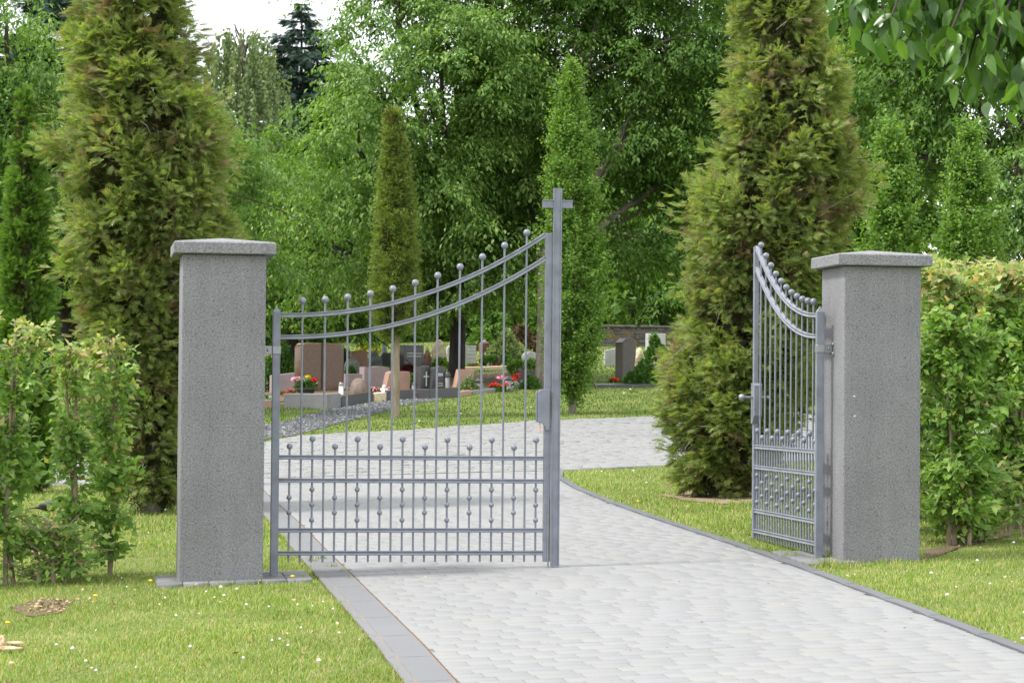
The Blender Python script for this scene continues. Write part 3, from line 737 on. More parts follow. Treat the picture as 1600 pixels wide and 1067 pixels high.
# ------------------------------------------------------------------ vegetation builders
def tree_root(name, base, label, cat='tree', group=None):
    return empty(name, base, 0, label, cat, group)
def prof_at(prof, h):
    hs = [p[0] for p in prof]; return np.interp(h, hs, [p[1] for p in prof]), np.interp(h, hs, [p[2] for p in prof])
def columnar(name, base, label, prof, H, clumps, per, size, mat, tmpl, crad, trunk_r, trunk_top, bark, up=.5, out=.8, inner=None, inner_n=0, group=None, lump=.12, seed=0, shag=.0, twiggy=False):
    """prof rows: (height fraction, sideways offset, radius) -> a tapering tree whose foliage sits in clumps around the axis"""
    r_ = np.random.default_rng(seed + 101)
    e = tree_root(name, base, label, 'tree', group)
    hh = np.linspace(prof[0][0], prof[-1][0], 400); _, rr = prof_at(prof, hh); w = rr + .06; w /= w.sum()
    h = r_.choice(hh, clumps, p=w) + r_.uniform(-.5, .5, clumps) * (hh[1] - hh[0]); h = np.clip(h, prof[0][0], prof[-1][0])
    th = r_.uniform(0, 2 * math.pi, clumps); ox, rd = prof_at(prof, h)
    ph = r_.uniform(0, 6.28, 6)
    lum = 1 + lump * (np.sin(3 * th + 9 * h + ph[0]) + np.sin(5 * th - 23 * h + ph[1]) + np.sin(2 * th + 41 * h + ph[2]) + .7 * np.sin(7 * th + 70 * h + ph[3])) / 1.8
    rad = rd * lum * r_.uniform(.70, 1.0, clumps) ** .6 * np.where(r_.uniform(0, 1, clumps) < .12, 1.13, 1.0)
    d = np.stack([np.cos(th), np.sin(th), np.zeros(clumps)], -1)
    C = d * rad[:, None] + np.stack([ox, 0 * ox, h * H], -1)
    sz = crad * r_.uniform(.55, 1.3, clumps) * (0.35 + .65 * np.clip(rd / max(.01, rd.max()), 0, 1))
    n = clumps * per
    Cr = np.repeat(C, per, 0); Dr = np.repeat(d, per, 0); Sr = np.repeat(sz, per)
    k = sphere_dirs(n, r_) * (r_.uniform(0, 1, n) ** .45)[:, None]
    off = k * Sr[:, None] * np.array([1, 1, 1.25]); off += Dr * (np.abs(k[:, :1]) * Sr[:, None] * shag)
    if twiggy:
        nt = clumps * (per // 12); n = nt * 12; ct = np.repeat(C, per // 12, 0); dt = np.repeat(d, per // 12, 0)
        td = nrm(dt * .75 + np.array([0, 0, .75]) + r_.normal(0, .35, (nt, 3))); tl = crad * r_.uniform(.9, 2.1, nt); s0 = ct + r_.normal(0, .4, (nt, 3)) * crad - td * tl[:, None] * .4
        t = np.tile(np.linspace(.05, 1, 12), nt); T_ = np.repeat(td, 12, 0); pos = np.repeat(s0, 12, 0) + T_ * (t * np.repeat(tl, 12))[:, None] + r_.normal(0, .022, (n, 3))
        sd2 = nrm(np.cross(T_, np.repeat(dt, 12, 0) + .01)) * np.tile(np.where(np.arange(12) % 2, 1., -1.), nt)[:, None]
        link('foliage', scatter_me('foliage', tmpl, pos, T_ * .7 + sd2 * .7 + r_.normal(0, .3, (n, 3)), np.array([0, 0, .8]) + np.repeat(dt, 12, 0) * .5 + r_.normal(0, .35, (n, 3)), size * r_.uniform(.7, 1.2, n) * (1.15 - .4 * t), mat), e)
    if not twiggy: pos = Cr + off
    if not twiggy:
        ax = Dr * out + np.array([0, 0, 1.0]) * up + k * .75 + r_.normal(0, .28, (n, 3)); nm = Dr * .5 + np.array([0, 0, .8]) + r_.normal(0, .5, (n, 3))
    if not twiggy: link('foliage', scatter_me('foliage', tmpl, pos, ax, nm, size * r_.uniform(.6, 1.3, n), mat), e)
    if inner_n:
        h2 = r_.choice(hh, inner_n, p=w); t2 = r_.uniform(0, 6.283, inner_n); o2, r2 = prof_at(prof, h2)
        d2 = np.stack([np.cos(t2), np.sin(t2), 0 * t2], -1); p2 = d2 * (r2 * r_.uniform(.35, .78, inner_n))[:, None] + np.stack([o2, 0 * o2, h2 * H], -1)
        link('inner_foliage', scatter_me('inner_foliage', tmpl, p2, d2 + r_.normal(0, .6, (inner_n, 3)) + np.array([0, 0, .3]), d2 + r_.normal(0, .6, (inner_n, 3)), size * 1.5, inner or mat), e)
    o_top, _ = prof_at(prof, trunk_top)
    tb = [([(0, 0, -.1), (.02, .01, H * .12), (.3 * float(o_top), -.02, H * trunk_top * .55), (float(o_top), 0, H * trunk_top)], [trunk_r * 1.25, trunk_r, trunk_r * .7, trunk_r * .2])]
    for i in range(26):
        j = int(r_.integers(0, clumps)); z0 = max(H * .06, C[j][2] - rad[j] * r_.uniform(.3, .9)); f = min(1, z0 / (H * trunk_top)); bx = f * float(o_top)
        tb.append(([(bx, 0, z0), (bx * .5 + C[j][0] * .5, C[j][1] * .5, (z0 + C[j][2]) / 2 - .03), tuple(C[j])], [trunk_r * .3, trunk_r * .17, .004]))
    link('trunk', tubes_me('trunk', tb, bark, 8), e)
    return e
def dead_twigs(e, prof, H, n, L, seed):
    r_ = np.random.default_rng(seed); tb = []
    for i in range(n):
        h = r_.uniform(prof[0][0] + .05, prof[-1][0] * .9); o, rd = prof_at(prof, h); t = r_.uniform(math.pi, 2 * math.pi)
        d = np.array([math.cos(t), math.sin(t), r_.uniform(-.1, .5)]); p = np.array([float(o), 0, h * H]) + d * float(rd) * .8
        q = p + (d + r_.normal(0, .5, 3)) * L; tb.append(([p, (p + q) / 2 + r_.normal(0, .03, 3), q], [.007, .005, .002]))
        m = (p + q) / 2; tb.append(([m, m + r_.normal(0, .12, 3)], [.004, .002]))
    link('dead_twigs', tubes_me('dead_twigs', tb, 'twig', 5), e)['kind'] = 'stuff'
def broadleaf(name, base, label, lobes, clumps, per, size, mat, crad, trunk_r, bark='bark', seed=0, droop=.6, group=None, tmpl=LEAF_LONG, flat=.45, fork=.3, cat='tree', twigs=40, zmin=None):
    """lobes rows: centre (relative to base) and three radii"""
    r_ = np.random.default_rng(seed + 7); e = tree_root(name, base, label, cat, group)
    lob = lin(lobes); cen, rad = lob[:, :3], lob[:, 3:]
    w = (rad[:, 0] * rad[:, 1] * rad[:, 2]) ** .67; k = r_.choice(len(lob), clumps, p=w / w.sum())
    d = sphere_dirs(clumps, r_); rr = r_.uniform(.42, 1.0, clumps) ** .5
    ph = r_.uniform(0, 6.28, (len(lob), 3)); wob = 1 + .10 * (np.sin(5 * d[:, 0] + ph[k, 0]) + np.sin(6 * d[:, 2] + ph[k, 1]) + np.sin(7 * d[:, 1] + ph[k, 2]))
    C = cen[k] + d * rad[k] * (rr * wob)[:, None]; o = nrm(d / rad[k])
    nb = max(4, clumps // 26); bi = r_.integers(0, nb, clumps)                     # clumps gather on boughs, with dark gaps between
    own = r_.uniform(0, 1, clumps) < .34; bs = crad * 1.9 * r_.uniform(.7, 1.3, nb)
    off = r_.normal(0, 1, (clumps, 3)) * np.array([1, 1, .42]) * bs[bi][:, None]; off[:, 2] -= .22 * (off[:, 0] ** 2 + off[:, 1] ** 2) / bs[bi]
    k = np.where(own, k, k[bi]); C = np.where(own[:, None], C, C[bi] + off); o = np.where(own[:, None], o, nrm(o[bi] + .5 * nrm(off)))
    tw = max(3, per // 13); m_ = per // tw; n = clumps * tw * m_          # every clump: drooping twigs with leaves on both sides
    nt = clumps * tw; Ct, Ot = np.repeat(C, tw, 0), np.repeat(o, tw, 0)
    aa = r_.uniform(0, 6.283, nt); hd = np.stack([np.cos(aa), np.sin(aa), r_.uniform(-.25, .35, nt)], -1); td = nrm(Ot * np.array([1, 1, .4]) * .9 + hd)
    tl = crad * np.repeat(r_.uniform(.7, 1.4, clumps), tw) * r_.uniform(.7, 1.4, nt)
    st = Ct + r_.normal(0, .28, (nt, 3)) * crad - td * tl[:, None] * .35
    t = np.tile(np.linspace(.08, 1.0, m_), nt) + r_.normal(0, .03, n); T_, L_, S_ = np.repeat(td, m_, 0), np.repeat(tl, m_), np.repeat(st, m_, 0)
    side = nrm(np.cross(T_, np.array([0, 0, 1.]))) * (np.tile(np.where(np.arange(m_) % 2, 1., -1.), nt))[:, None]
    pos = S_ + T_ * (t * L_ * 1.5)[:, None] + r_.normal(0, .11, (n, 3)) * crad; pos[:, 2] -= droop * .85 * L_ * t * t
    ax = T_ * .55 + side * .55 + np.array([0, 0, -droop]) * (.4 + .9 * t)[:, None] + r_.normal(0, .25, (n, 3))
    nm = np.array([0, 0, 1.0]) + T_ * .25 + r_.normal(0, .33, (n, 3))
    if zmin is not None:                                                            # the lowest leaves hang to about this height
        kp = pos[:, 2] > zmin - base[2] + .25 * np.sin(pos[:, 0] * 2.3) + r_.normal(0, .08, n); pos, ax, nm = pos[kp], ax[kp], nm[kp]; n = len(pos)
    link('crown', scatter_me('crown', tmpl, pos, ax, nm, size * r_.uniform(.65, 1.25, n), mat), e)
    zf = float(np.min(cen[:, 2] - rad[:, 2])) ; zf = max(.35, zf) + fork
    tb = [([(0, 0, -.15), (0, 0, .25), (.02, 0, zf * .6), (0, .02, zf)], [trunk_r * 1.35, trunk_r * 1.05, trunk_r * .95, trunk_r * .85])]
    for c, q in zip(cen, rad):
        m = np.array([c[0] * .45, c[1] * .45, zf + (c[2] - zf) * .45]); top = c + np.array([0, 0, q[2] * .55])
        tb.append(([(0, .02, zf - .1), m, c, top], [trunk_r * .62, trunk_r * .45, trunk_r * .28, .01]))
        for j in np.where(k == np.where((cen == c).all(1))[0][0])[0][:max(3, twigs // len(lob))]:
            s = m + (c - m) * r_.uniform(.2, 1.2); md = (s + C[j]) / 2 + np.array([0, 0, .08 * q[2]])
            tb.append(([s, md, C[j]], [trunk_r * .16, trunk_r * .1, .006]))
    link('trunk', tubes_me('trunk', tb, bark, 9), e)
    return e
def shrub(name, base, rx, rz, label, mat, n=900, size=.07, cat='shrub', group=None, seed=0, ry=None, boxy=2.0):
    r_ = np.random.default_rng(seed + 33); e = tree_root(name, base, label, cat, group); ry = ry or rx
    d = sphere_dirs(n, r_); d[:, 2] = np.abs(d[:, 2]) ; q = np.sign(d) * np.abs(d) ** (2 / boxy)
    q *= (r_.uniform(.5, 1.0, n) ** .4 * (1 + .1 * np.sin(6 * d[:, 0] + seed) + .1 * np.sin(7 * d[:, 2])))[:, None]
    pos = q * np.array([rx, ry, rz])
    link('foliage', scatter_me('foliage', LEAF2, pos, d + r_.normal(0, .5, (n, 3)) + np.array([0, 0, .3]), d + np.array([0, 0, .5]) + r_.normal(0, .4, (n, 3)), size * r_.uniform(.7, 1.3, n), mat), e)
    link('stem', tubes_me('stem', [([(0, 0, -.05), (0, 0, rz * .3), (t * rx * .5, s * ry * .5, rz * .7)], [.02, .015, .006]) for t, s in ((-1, 0), (1, .3), (.2, -1), (0, 1))], 'bark', 6), e)
    return e
def flowers(name, parent, center, r, n, mat, size=.05, seed=0, flat=.6):
    r_ = np.random.default_rng(seed); p = sphere_dirs(n, r_) * np.array([r, r, r * flat]) * (r_.uniform(.2, 1, n) ** .4)[:, None]
    p[:, 2] = np.abs(p[:, 2]); a = nrm(p) + r_.normal(0, .5, (n, 3)); b = nrm(p) + np.array([0, 0, .4]) + r_.normal(0, .3, (n, 3))
    return link(name, scatter_me(name, LEAF2, p + np.array(center), a, b, size * r_.uniform(.7, 1.2, n), mat, 1.5), parent)
def sc_at(Y): return FPX / Y

# ------------------------------------------------------------------ the big conifers and columnar trees
def px_prof(base, rows, H, trim=0):
    """rows (pixel y, left x, right x) -> profile at the base's distance"""
    s = FPX / base[1]; out = []
    for (py, xl, xr) in rows:
        c_ = min(trim, (xr - xl) * .3); xl, xr = xl + c_, xr - c_
        p = P((xl + xr) / 2, py, base[1]); out.append(((p[2] - base[2]) / H, p[0] - base[0], (xr - xl) / 2 / s))
    return sorted(out)
b = G(235, 801); H = 6.9
pr = px_prof(b, [(790, 195, 290), (740, 150, 320), (640, 128, 325), (520, 108, 338), (420, 98, 352), (330, 94, 364), (230, 90, 362), (150, 104, 336), (80, 110, 318), (20, 118, 304), (-60, 130, 290), (-170, 195, 225)], H, 32)
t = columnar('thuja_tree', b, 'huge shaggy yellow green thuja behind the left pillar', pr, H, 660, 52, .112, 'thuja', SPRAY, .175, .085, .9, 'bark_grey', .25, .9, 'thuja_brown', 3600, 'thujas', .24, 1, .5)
dead_twigs(t, pr, H, 40, .22, 3)
b = G(1125, 776); H = 6.9
pr = px_prof(b, [(768, 1062, 1190), (720, 1035, 1225), (660, 1030, 1262), (590, 1030, 1275), (520, 1045, 1285), (440, 1065, 1300), (370, 1062, 1330), (320, 1058, 1345), (260, 1100, 1345), (190, 1122, 1342), (110, 1135, 1325), (40, 1142, 1305), (-40, 1160, 1285), (-150, 1210, 1240)], H, 30)
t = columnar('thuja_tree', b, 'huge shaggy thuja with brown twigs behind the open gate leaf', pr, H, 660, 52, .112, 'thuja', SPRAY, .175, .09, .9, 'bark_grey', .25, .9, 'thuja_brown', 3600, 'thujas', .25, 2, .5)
dead_twigs(t, pr, H, 46, .24, 4)
b = G(42, 770); H = 4.6
pr = px_prof(b, [(765, 0, 85), (600, -8, 92), (400, -4, 88), (300, 4, 80), (220, 12, 70), (170, 24, 54), (145, 33, 42)], H, 14)
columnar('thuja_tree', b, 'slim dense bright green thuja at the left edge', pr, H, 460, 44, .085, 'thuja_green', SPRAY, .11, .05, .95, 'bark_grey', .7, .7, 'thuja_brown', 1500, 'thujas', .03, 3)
b = G(617, 653); H = 5.35
pr = px_prof(b, [(525, 590, 640), (500, 578, 652), (460, 576, 658), (400, 578, 656), (330, 584, 652), (260, 590, 645), (215, 596, 636), (185, 602, 626), (172, 608, 617)], H, 14)
columnar('thuja_tree', b, 'narrow olive thuja with bare tan trunk behind the closed leaf', pr, H, 420, 36, .12, 'thuja_olive', SPRAY_S, .15, .062, .9, 'bark_tan', .6, .7, 'thuja_brown', 1500, 'thujas', .05, 4)
b = G(894, 646); H = 6.35
pr = px_prof(b, [(628, 885, 905), (600, 862, 925), (560, 850, 942), (500, 842, 950), (430, 843, 950), (350, 846, 944), (280, 848, 938), (220, 853, 928), (160, 868, 916), (120, 884, 905), (95, 891, 898)], H, 15)
columnar('hornbeam_tree', b, 'bright green columnar hornbeam behind the cross', pr, H, 540, 72, .066, 'hornbeam', LEAF2, .19, .06, .95, 'bark_grey', .85, .6, None, 2600, 'columnar hornbeams', .13, 5, .3, True)
for k, (px, top, y_, hw) in enumerate([(1390, 190, 36.0, 37), (1512, 202, 38.0, 40)]):
    q = P(px, 500, y_); b = np.array([q[0], q[1], float(ground(q[0], q[1]))]); H = float(P(px, top, y_)[2] - b[2])
    pr = px_prof(b, [(640, px - 20, px + 20), (520, px - hw, px + hw), (400, px - hw - 2, px + hw + 2), (330, px - hw * .8, px + hw * .8), (270, px - hw * .55, px + hw * .6), (225, px - hw * .3, px + hw * .3), (top, px - 2, px + 3)], H)
    columnar('hornbeam_tree', b, ['green columnar hornbeam rising just behind the right pillar cap', 'green columnar hornbeam rising above the right hedge'][k], pr, H, 340, 72, .066, 'hornbeam', LEAF2, .17, .05, .95, 'bark_grey', .85, .6, None, 2000, 'columnar hornbeams', .13, 6 + k, .3, True)

# ------------------------------------------------------------------ broadleaved trees behind
def lobe(base, px, py, Y, rx, rz, ry=None):
    p = P(px, py, Y); return (p[0] - base[0], p[1] - base[1], p[2] - base[2], rx, ry or rx, rz)
b = G(714, 590)
broadleaf('linden_tree', b, 'massive linden with pale leaf tips behind the closed gate leaf', [lobe(b, 622, 30, 55, 1.55, 2.2), lobe(b, 560, 235, 55, 1.7, 1.3), lobe(b, 690, 150, 54.5, 1.8, 2.0), lobe(b, 700, 350, 57, 2.0, 1.5), lobe(b, 520, 385, 57.5, 1.6, 1.3), lobe(b, 770, -80, 57, 2.6, 2.4), lobe(b, 790, 260, 56, 1.8, 1.8), lobe(b, 640, 440, 59, 1.9, .7)], 1450, 104, .125, 'linden', .40, .19, zmin=3.15, seed=1, group='lindens')
b = G(849, 606)
broadleaf('linden_tree', b, 'tall dark linden with grey trunk behind the columnar hornbeam', [lobe(b, 900, 60, 56, 2.3, 2.2), lobe(b, 1020, 150, 55.5, 1.9, 2.0), lobe(b, 830, 330, 57, 1.8, 1.7), lobe(b, 1000, 330, 56.5, 1.9, 1.5), lobe(b, 1080, 20, 56, 1.8, 1.8), lobe(b, 960, -90, 56, 2.6, 1.8), lobe(b, 1070, 260, 57, 1.4, 1.5)], 1250, 104, .125, 'linden_dark', .40, .17, 'bark_grey', zmin=3.2, seed=2, group='lindens')
def far_tree(name, label, px, Y, lobes, clumps, per, size, mat, crad, tr, seed, **k):
    q = P(px, 560, Y); b = np.array([q[0], q[1], float(ground(q[0], q[1]))])
    return broadleaf(name, b, label, [lobe(b, *l) for l in lobes], clumps, per, size, mat, crad, tr, seed=seed, **k)
far_tree('maple_tree', 'blue green maple low behind the left pillar cap', 455, 62, [(455, 340, 62, 1.0, 1.2), (440, 450, 62, 1.1, 1.1), (530, 290, 63, 1.3, 1.4), (500, 470, 62.5, 1.4, .9)], 420, 78, .14, 'maple', .42, .16, 3, zmin=2.9, group='background maples')
far_tree('maple_tree', 'fresh light green maple beside the left thuja', 350, 45, [(345, 260, 45, .5, .9), (350, 340, 45.5, .55, .8), (330, 420, 45.5, .7, .8)], 150, 78, .11, 'fresh', .3, .09, 4, group='background maples')
far_tree('linden_tree', 'grey green linden in the upper left corner', 20, 46, [(10, 60, 46, .95, 1.1), (40, 180, 46.5, .75, 1.0), (-60, 150, 47, 1.2, 1.5), (20, 330, 47, .9, 1.1), (-80, 330, 47, 1, 1.5), (110, 330, 47.5, .7, 1.3)], 420, 78, .12, 'linden', .38, .15, 5, group='lindens')
far_tree('maple_tree', 'spreading maple above the right hedge', 1566, 46, [(1420, 120, 46, 1.1, 1.0), (1500, 60, 46, 1.3, 1.2), (1400, 230, 46.5, 1.0, .9), (1580, 170, 46, 1.1, 1.2), (1500, 270, 46.5, 1.0, .55), (1640, 60, 47, 1.6, 1.6), (1380, 20, 46.5, 1.2, 1.0)], 560, 78, .125, 'linden_dark', .38, .13, 6, zmin=5.3, group='background maples')
far_tree('maple_tree', 'low light green maple above the hedge at the right edge', 1640, 42, [(1590, 260, 42, .6, .55), (1600, 350, 42, .55, .5), (1680, 300, 42, .9, .9)], 150, 78, .125, 'fresh', .3, .1, 7, group='background maples')
far_tree('maple_tree', 'pale green tree behind the stone wall', 1000, 92, [(960, 450, 92, 1.6, 1.3), (1020, 470, 91, 1.4, 1.0), (930, 380, 93, 2.2, 2.2), (1070, 400, 93, 2.2, 2.4)], 300, 65, .2, 'maple', .6, .2, 8, group='background maples')
for k, (px, Y, rx, rz, py, lab) in enumerate([(700, 100, 6.5, 5.5, 330, 'dark woodland tree far behind the closed gate leaf'), (930, 104, 6.5, 6.5, 280, 'dark woodland tree far behind the cross'), (1180, 100, 6, 6.5, 250, 'dark woodland tree far behind the right thuja'), (520, 98, 4.0, 3.4, 420, 'dark woodland tree far behind the hinge of the closed leaf'), (250, 90, 3.2, 4.4, 380, 'dark woodland tree far behind the left thuja'), (60, 80, 4.5, 4.6, 330, 'dark woodland tree far behind the left edge hedge'), (1270, 84, 2.2, 5.5, 200, 'dark woodland tree far behind the right pillar')]):
    far_tree('woodland_tree', lab, px, Y, [(px, py, Y, rx, rz, 2.2), (px - 60, py + 90, Y - 1, rx * .7, rz * .6, 1.8), (px + 70, py + 80, Y - 1, rx * .7, rz * .6, 1.8), (px, 520, Y - 1.5, rx * .95, 1.6, 1.2)], 760, 52, .42, 'linden_dark', .8, .3, 20 + k, group='woodland trees', twigs=12, tmpl=LEAF2)
for k, (px, Y, hh, rx) in enumerate([(395, 80, 1.9, 1.1), (470, 82, 1.7, 1.2), (545, 84, 1.9, 1.2), (610, 83, 1.6, 1.1), (675, 85, 1.8, 1.2), (735, 84, 1.7, 1.1), (800, 86, 2.0, 1.2), (865, 87, 2.2, 1.3), (930, 88, 2.2, 1.3)]):
    q = P(px, 535, Y); b = np.array([q[0], q[1], float(ground(q[0], q[1]))])
    shrub('woodland_shrub', b, rx, hh, 'dark undergrowth shrub at the wood edge, ' + ['far left behind the left pillar', 'behind the low slanted gravestone', 'behind the reddish gravestone', 'behind the slim thuja trunk', 'behind the tall tan gravestone', 'behind the dark trunk', 'behind the pale rhododendron', 'behind the grey trunk', 'behind the columnar hornbeam'][k], 'linden_dark', 2600, .17, 'shrub', 'undergrowth shrubs', 60 + k)
# spruce, weeping birch, dark conifer
def conifer(px, top, Y, spread, label, seed, bottom=520):
    q = P(px, 560, Y); b = np.array([q[0], q[1], float(ground(q[0], q[1]))]); H = float(P(px, top, Y)[2] - b[2]); r_ = np.random.default_rng(seed)
    e = tree_root('spruce_tree', b, label, 'tree', 'dark conifers'); pos, ax, nm, tb = [], [], [], [([(0, 0, -.2), (0, 0, H * .5), (0, 0, H)], [.22, .14, .01])]
    z = 2.0
    while z < H - .1:
        L = min(spread, .72 * (H - z) ** .88 + .08)
        for j in range(10):
            a = r_.uniform(0, 6.28); l = L * r_.uniform(.6, 1.12); d = np.array([math.cos(a), math.sin(a), 0]); tipz = z + .12 * l - .10 * l * l * .5
            tip = d * l + np.array([0, 0, tipz]); root = np.array([0, 0, z]); tb.append(([root, (root + tip) / 2 - np.array([0, 0, .05 * l]), tip], [.03, .02, .006]))
            m = int(6 + 30 * l); t = r_.uniform(.15, 1.05, m)[:, None]; sd_ = np.array([-d[1], d[0], 0])
            pos.append(root + (tip - root) * t + sd_ * (r_.normal(0, .22, (m, 1)) * (1.2 - t)) * l * .6 + np.array([0, 0, 1.]) * r_.normal(-.06, .06, (m, 1)))
            ax.append(d * .7 + sd_ * r_.normal(0, .5, (m, 1)) + np.array([0, 0, 1.]) * r_.normal(-.25, .25, (m, 1))); nm.append(np.array([0, 0, 1.]) + r_.normal(0, .35, (m, 3)))
        z += .30
    link('needles', scatter_me('needles', SPRAY, np.concatenate(pos), np.concatenate(ax), np.concatenate(nm), np.clip(.22 + .1 * np.linalg.norm(np.concatenate(pos)[:, :2], axis=1), .2, .40), 'spruce'), e); link('trunk', tubes_me('trunk', tb, 'bark', 6), e)
conifer(466, 2, 88, 2.9, 'blue green spruce against the white sky', 1)
conifer(98, -90, 60, 2.2, 'dark conifer top behind the left thuja', 2)
def birch(px, top, Y, label, seed):
    q = P(px, 560, Y); b = np.array([q[0], q[1], float(ground(q[0], q[1]))]); H = float(P(px, top, Y)[2] - b[2]); r_ = np.random.default_rng(seed)
    e = tree_root('birch_tree', b, label, 'tree'); tb = [([(0, 0, -.2), (.1, 0, H * .5), (0, 0, H)], [.16, .1, .015])]; pos = []
    for i in range(460):
        h = r_.uniform(.42, 1.0) * H; a = r_.uniform(0, 6.28); R_ = 2.0 * (1 - ((h / H - .62) / .45) ** 2) * r_.uniform(.3, 1) + .1; s = np.array([math.cos(a) * R_, math.sin(a) * R_, h])
        L = r_.uniform(.8, 2.2); sw = r_.normal(0, .12, 2); t = np.linspace(0, 1, 40)
        strand = np.stack([s[0] + sw[0] * t, s[1] + sw[1] * t, s[2] - L * t ** .9], -1) + r_.normal(0, .035, (40, 3)); pos.append(strand)
        if i % 6 == 0: tb.append(([(0, 0, h - R_ * .9), (s[0] * .6, s[1] * .6, h + .1), tuple(s)], [.03, .02, .006]))
    p = np.concatenate(pos); n = len(p)
    link('crown', scatter_me('crown', LEAF2, p, r_.normal(0, .45, (n, 3)) + np.array([0, 0, -1.]), r_.normal(0, 1, (n, 3)), .13 * r_.uniform(.7, 1.3, n), 'birch'), e); link('trunk', tubes_me('trunk', tb, 'bark_grey', 6), e)
birch(375, 42, 82, 'pale weeping birch beside the spruce', 4)

# ------------------------------------------------------------------ hedges
def hedge_plant(px, py, h, rx, label, seed, n=2600, ry=.22, pale=.0, stems=2, leaf=.066, lean=0.0, gap=.25, loc=None, group='young hedge plants', name='hedge_plant'):
    b = G(px, py) if loc is None else loc; r_ = np.random.default_rng(seed + 55); e = tree_root(name, b, label, 'hedge plant', group)
    tb, twig = [], []
    for s in range(stems):
        x0 = r_.uniform(-.5, .5) * rx * .8; p = [(x0, r_.uniform(-.05, .05), -.06)]
        for q in (.3, .6, .85, 1.0): p.append((x0 + lean * q + r_.normal(0, .025), r_.normal(0, .03), h * q * (1 if s == 0 else .93)))
        tb.append((p, [.02, .018, .014, .010, .005])); 
        for i in range(34):
            z = r_.uniform(.06, .99); a = r_.uniform(0, 6.28); L = rx * r_.uniform(.35, 1.15); c = np.array([np.interp(z, (0, .3, .6, .85, 1), [t[0] for t in p]), 0, z * h])
            d = np.array([math.cos(a), math.sin(a) * ry / rx, r_.uniform(.0, .5)]); tw = (c, c + d * L * .5 + np.array([0, 0, .02]), c + d * L); twig.append(tw); tb.append((tw, [.006, .004, .002]))
    k = r_.integers(0, len(twig), n); t = r_.uniform(.1, 1.08, n)[:, None]; A = np.array([w[0] for w in twig])[k]; B = np.array([w[2] for w in twig])[k]
    pos = A + (B - A) * t + r_.normal(0, .038, (n, 3)); d = nrm(B - A)
    ax = d * .6 + r_.normal(0, .5, (n, 3)) + np.array([0, 0, -.15]); nm = np.array([0, -.35, .8]) + r_.normal(0, .38, (n, 3))
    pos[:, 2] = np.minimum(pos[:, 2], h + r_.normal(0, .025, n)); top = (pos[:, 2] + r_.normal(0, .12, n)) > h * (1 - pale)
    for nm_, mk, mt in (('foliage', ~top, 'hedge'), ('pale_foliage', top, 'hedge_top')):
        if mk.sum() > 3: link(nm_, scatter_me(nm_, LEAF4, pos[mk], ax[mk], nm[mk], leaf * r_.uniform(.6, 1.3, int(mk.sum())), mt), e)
    link('stem', tubes_me('stem', tb, 'bark_tan', 7), e)
    return e
hedge_plant(166, 899, 1.80, .145, 'young hornbeam hedge plant nearest the left pillar', 1, 1900, .18, .10)
hedge_plant(100, 904, 1.74, .17, 'young hornbeam hedge plant, second from the left pillar', 2, 2000, .2, .08)
hedge_plant(28, 912, 1.92, .24, 'young hornbeam hedge plant at the left edge', 3, 2600, .24, .12)
hedge_plant(-60, 918, 1.95, .26, 'young hornbeam hedge plant partly outside the left edge', 4, 2200, .26, .1)
low = hedge_plant(70, 912, .42, .34, 'low leafy suckers at the foot of the left hedge', 5, 900, .18, 0, 3, .062)
hedge_plant(1540, 846, .55, .5, 'low leafy suckers at the foot of the right hedge', 6, 1700, .2, 0, 4, .07, group='tall hedge plants')
for k, (px, py, hh, rx) in enumerate([(1502, 852, 2.16, .30), (1568, 838, 2.16, .34), (1640, 824, 2.18, .36)]):
    q = G(px, py); hh = float(P(px, 424, q[1])[2] - q[2])
    hedge_plant(px, py, hh, rx, ['tall hornbeam hedge plant with visible stem nearest the right pillar', 'tall hornbeam hedge plant, second from the right pillar', 'tall hornbeam hedge plant at the right edge'][k], 10 + k, 8500, .26, .10, 3, .076, 0, group='tall hedge plants')
for k, (u_, v_) in enumerate([(5.62, 2.6), (6.15, 3.9), (6.7, 5.2), (7.3, 6.5), (6.9, 3.4), (7.7, 4.6)]):
    x, y = uv2xy(u_, v_); hedge_plant(0, 0, float(P(1520, 414, y)[2] - ground(x, y)), .42, ['pale hedge plant directly behind the right pillar', 'pale hedge plant second behind the right pillar', 'pale hedge plant third behind the right pillar', 'pale hedge plant farthest behind the right pillar', 'hedge plant seen through the right hedge, nearer one', 'hedge plant seen through the right hedge, farther one'][k], 20 + k, 5600, .42, .34, 3, .082, loc=np.array([x, y, float(ground(x, y))]), group='older hedge plants')

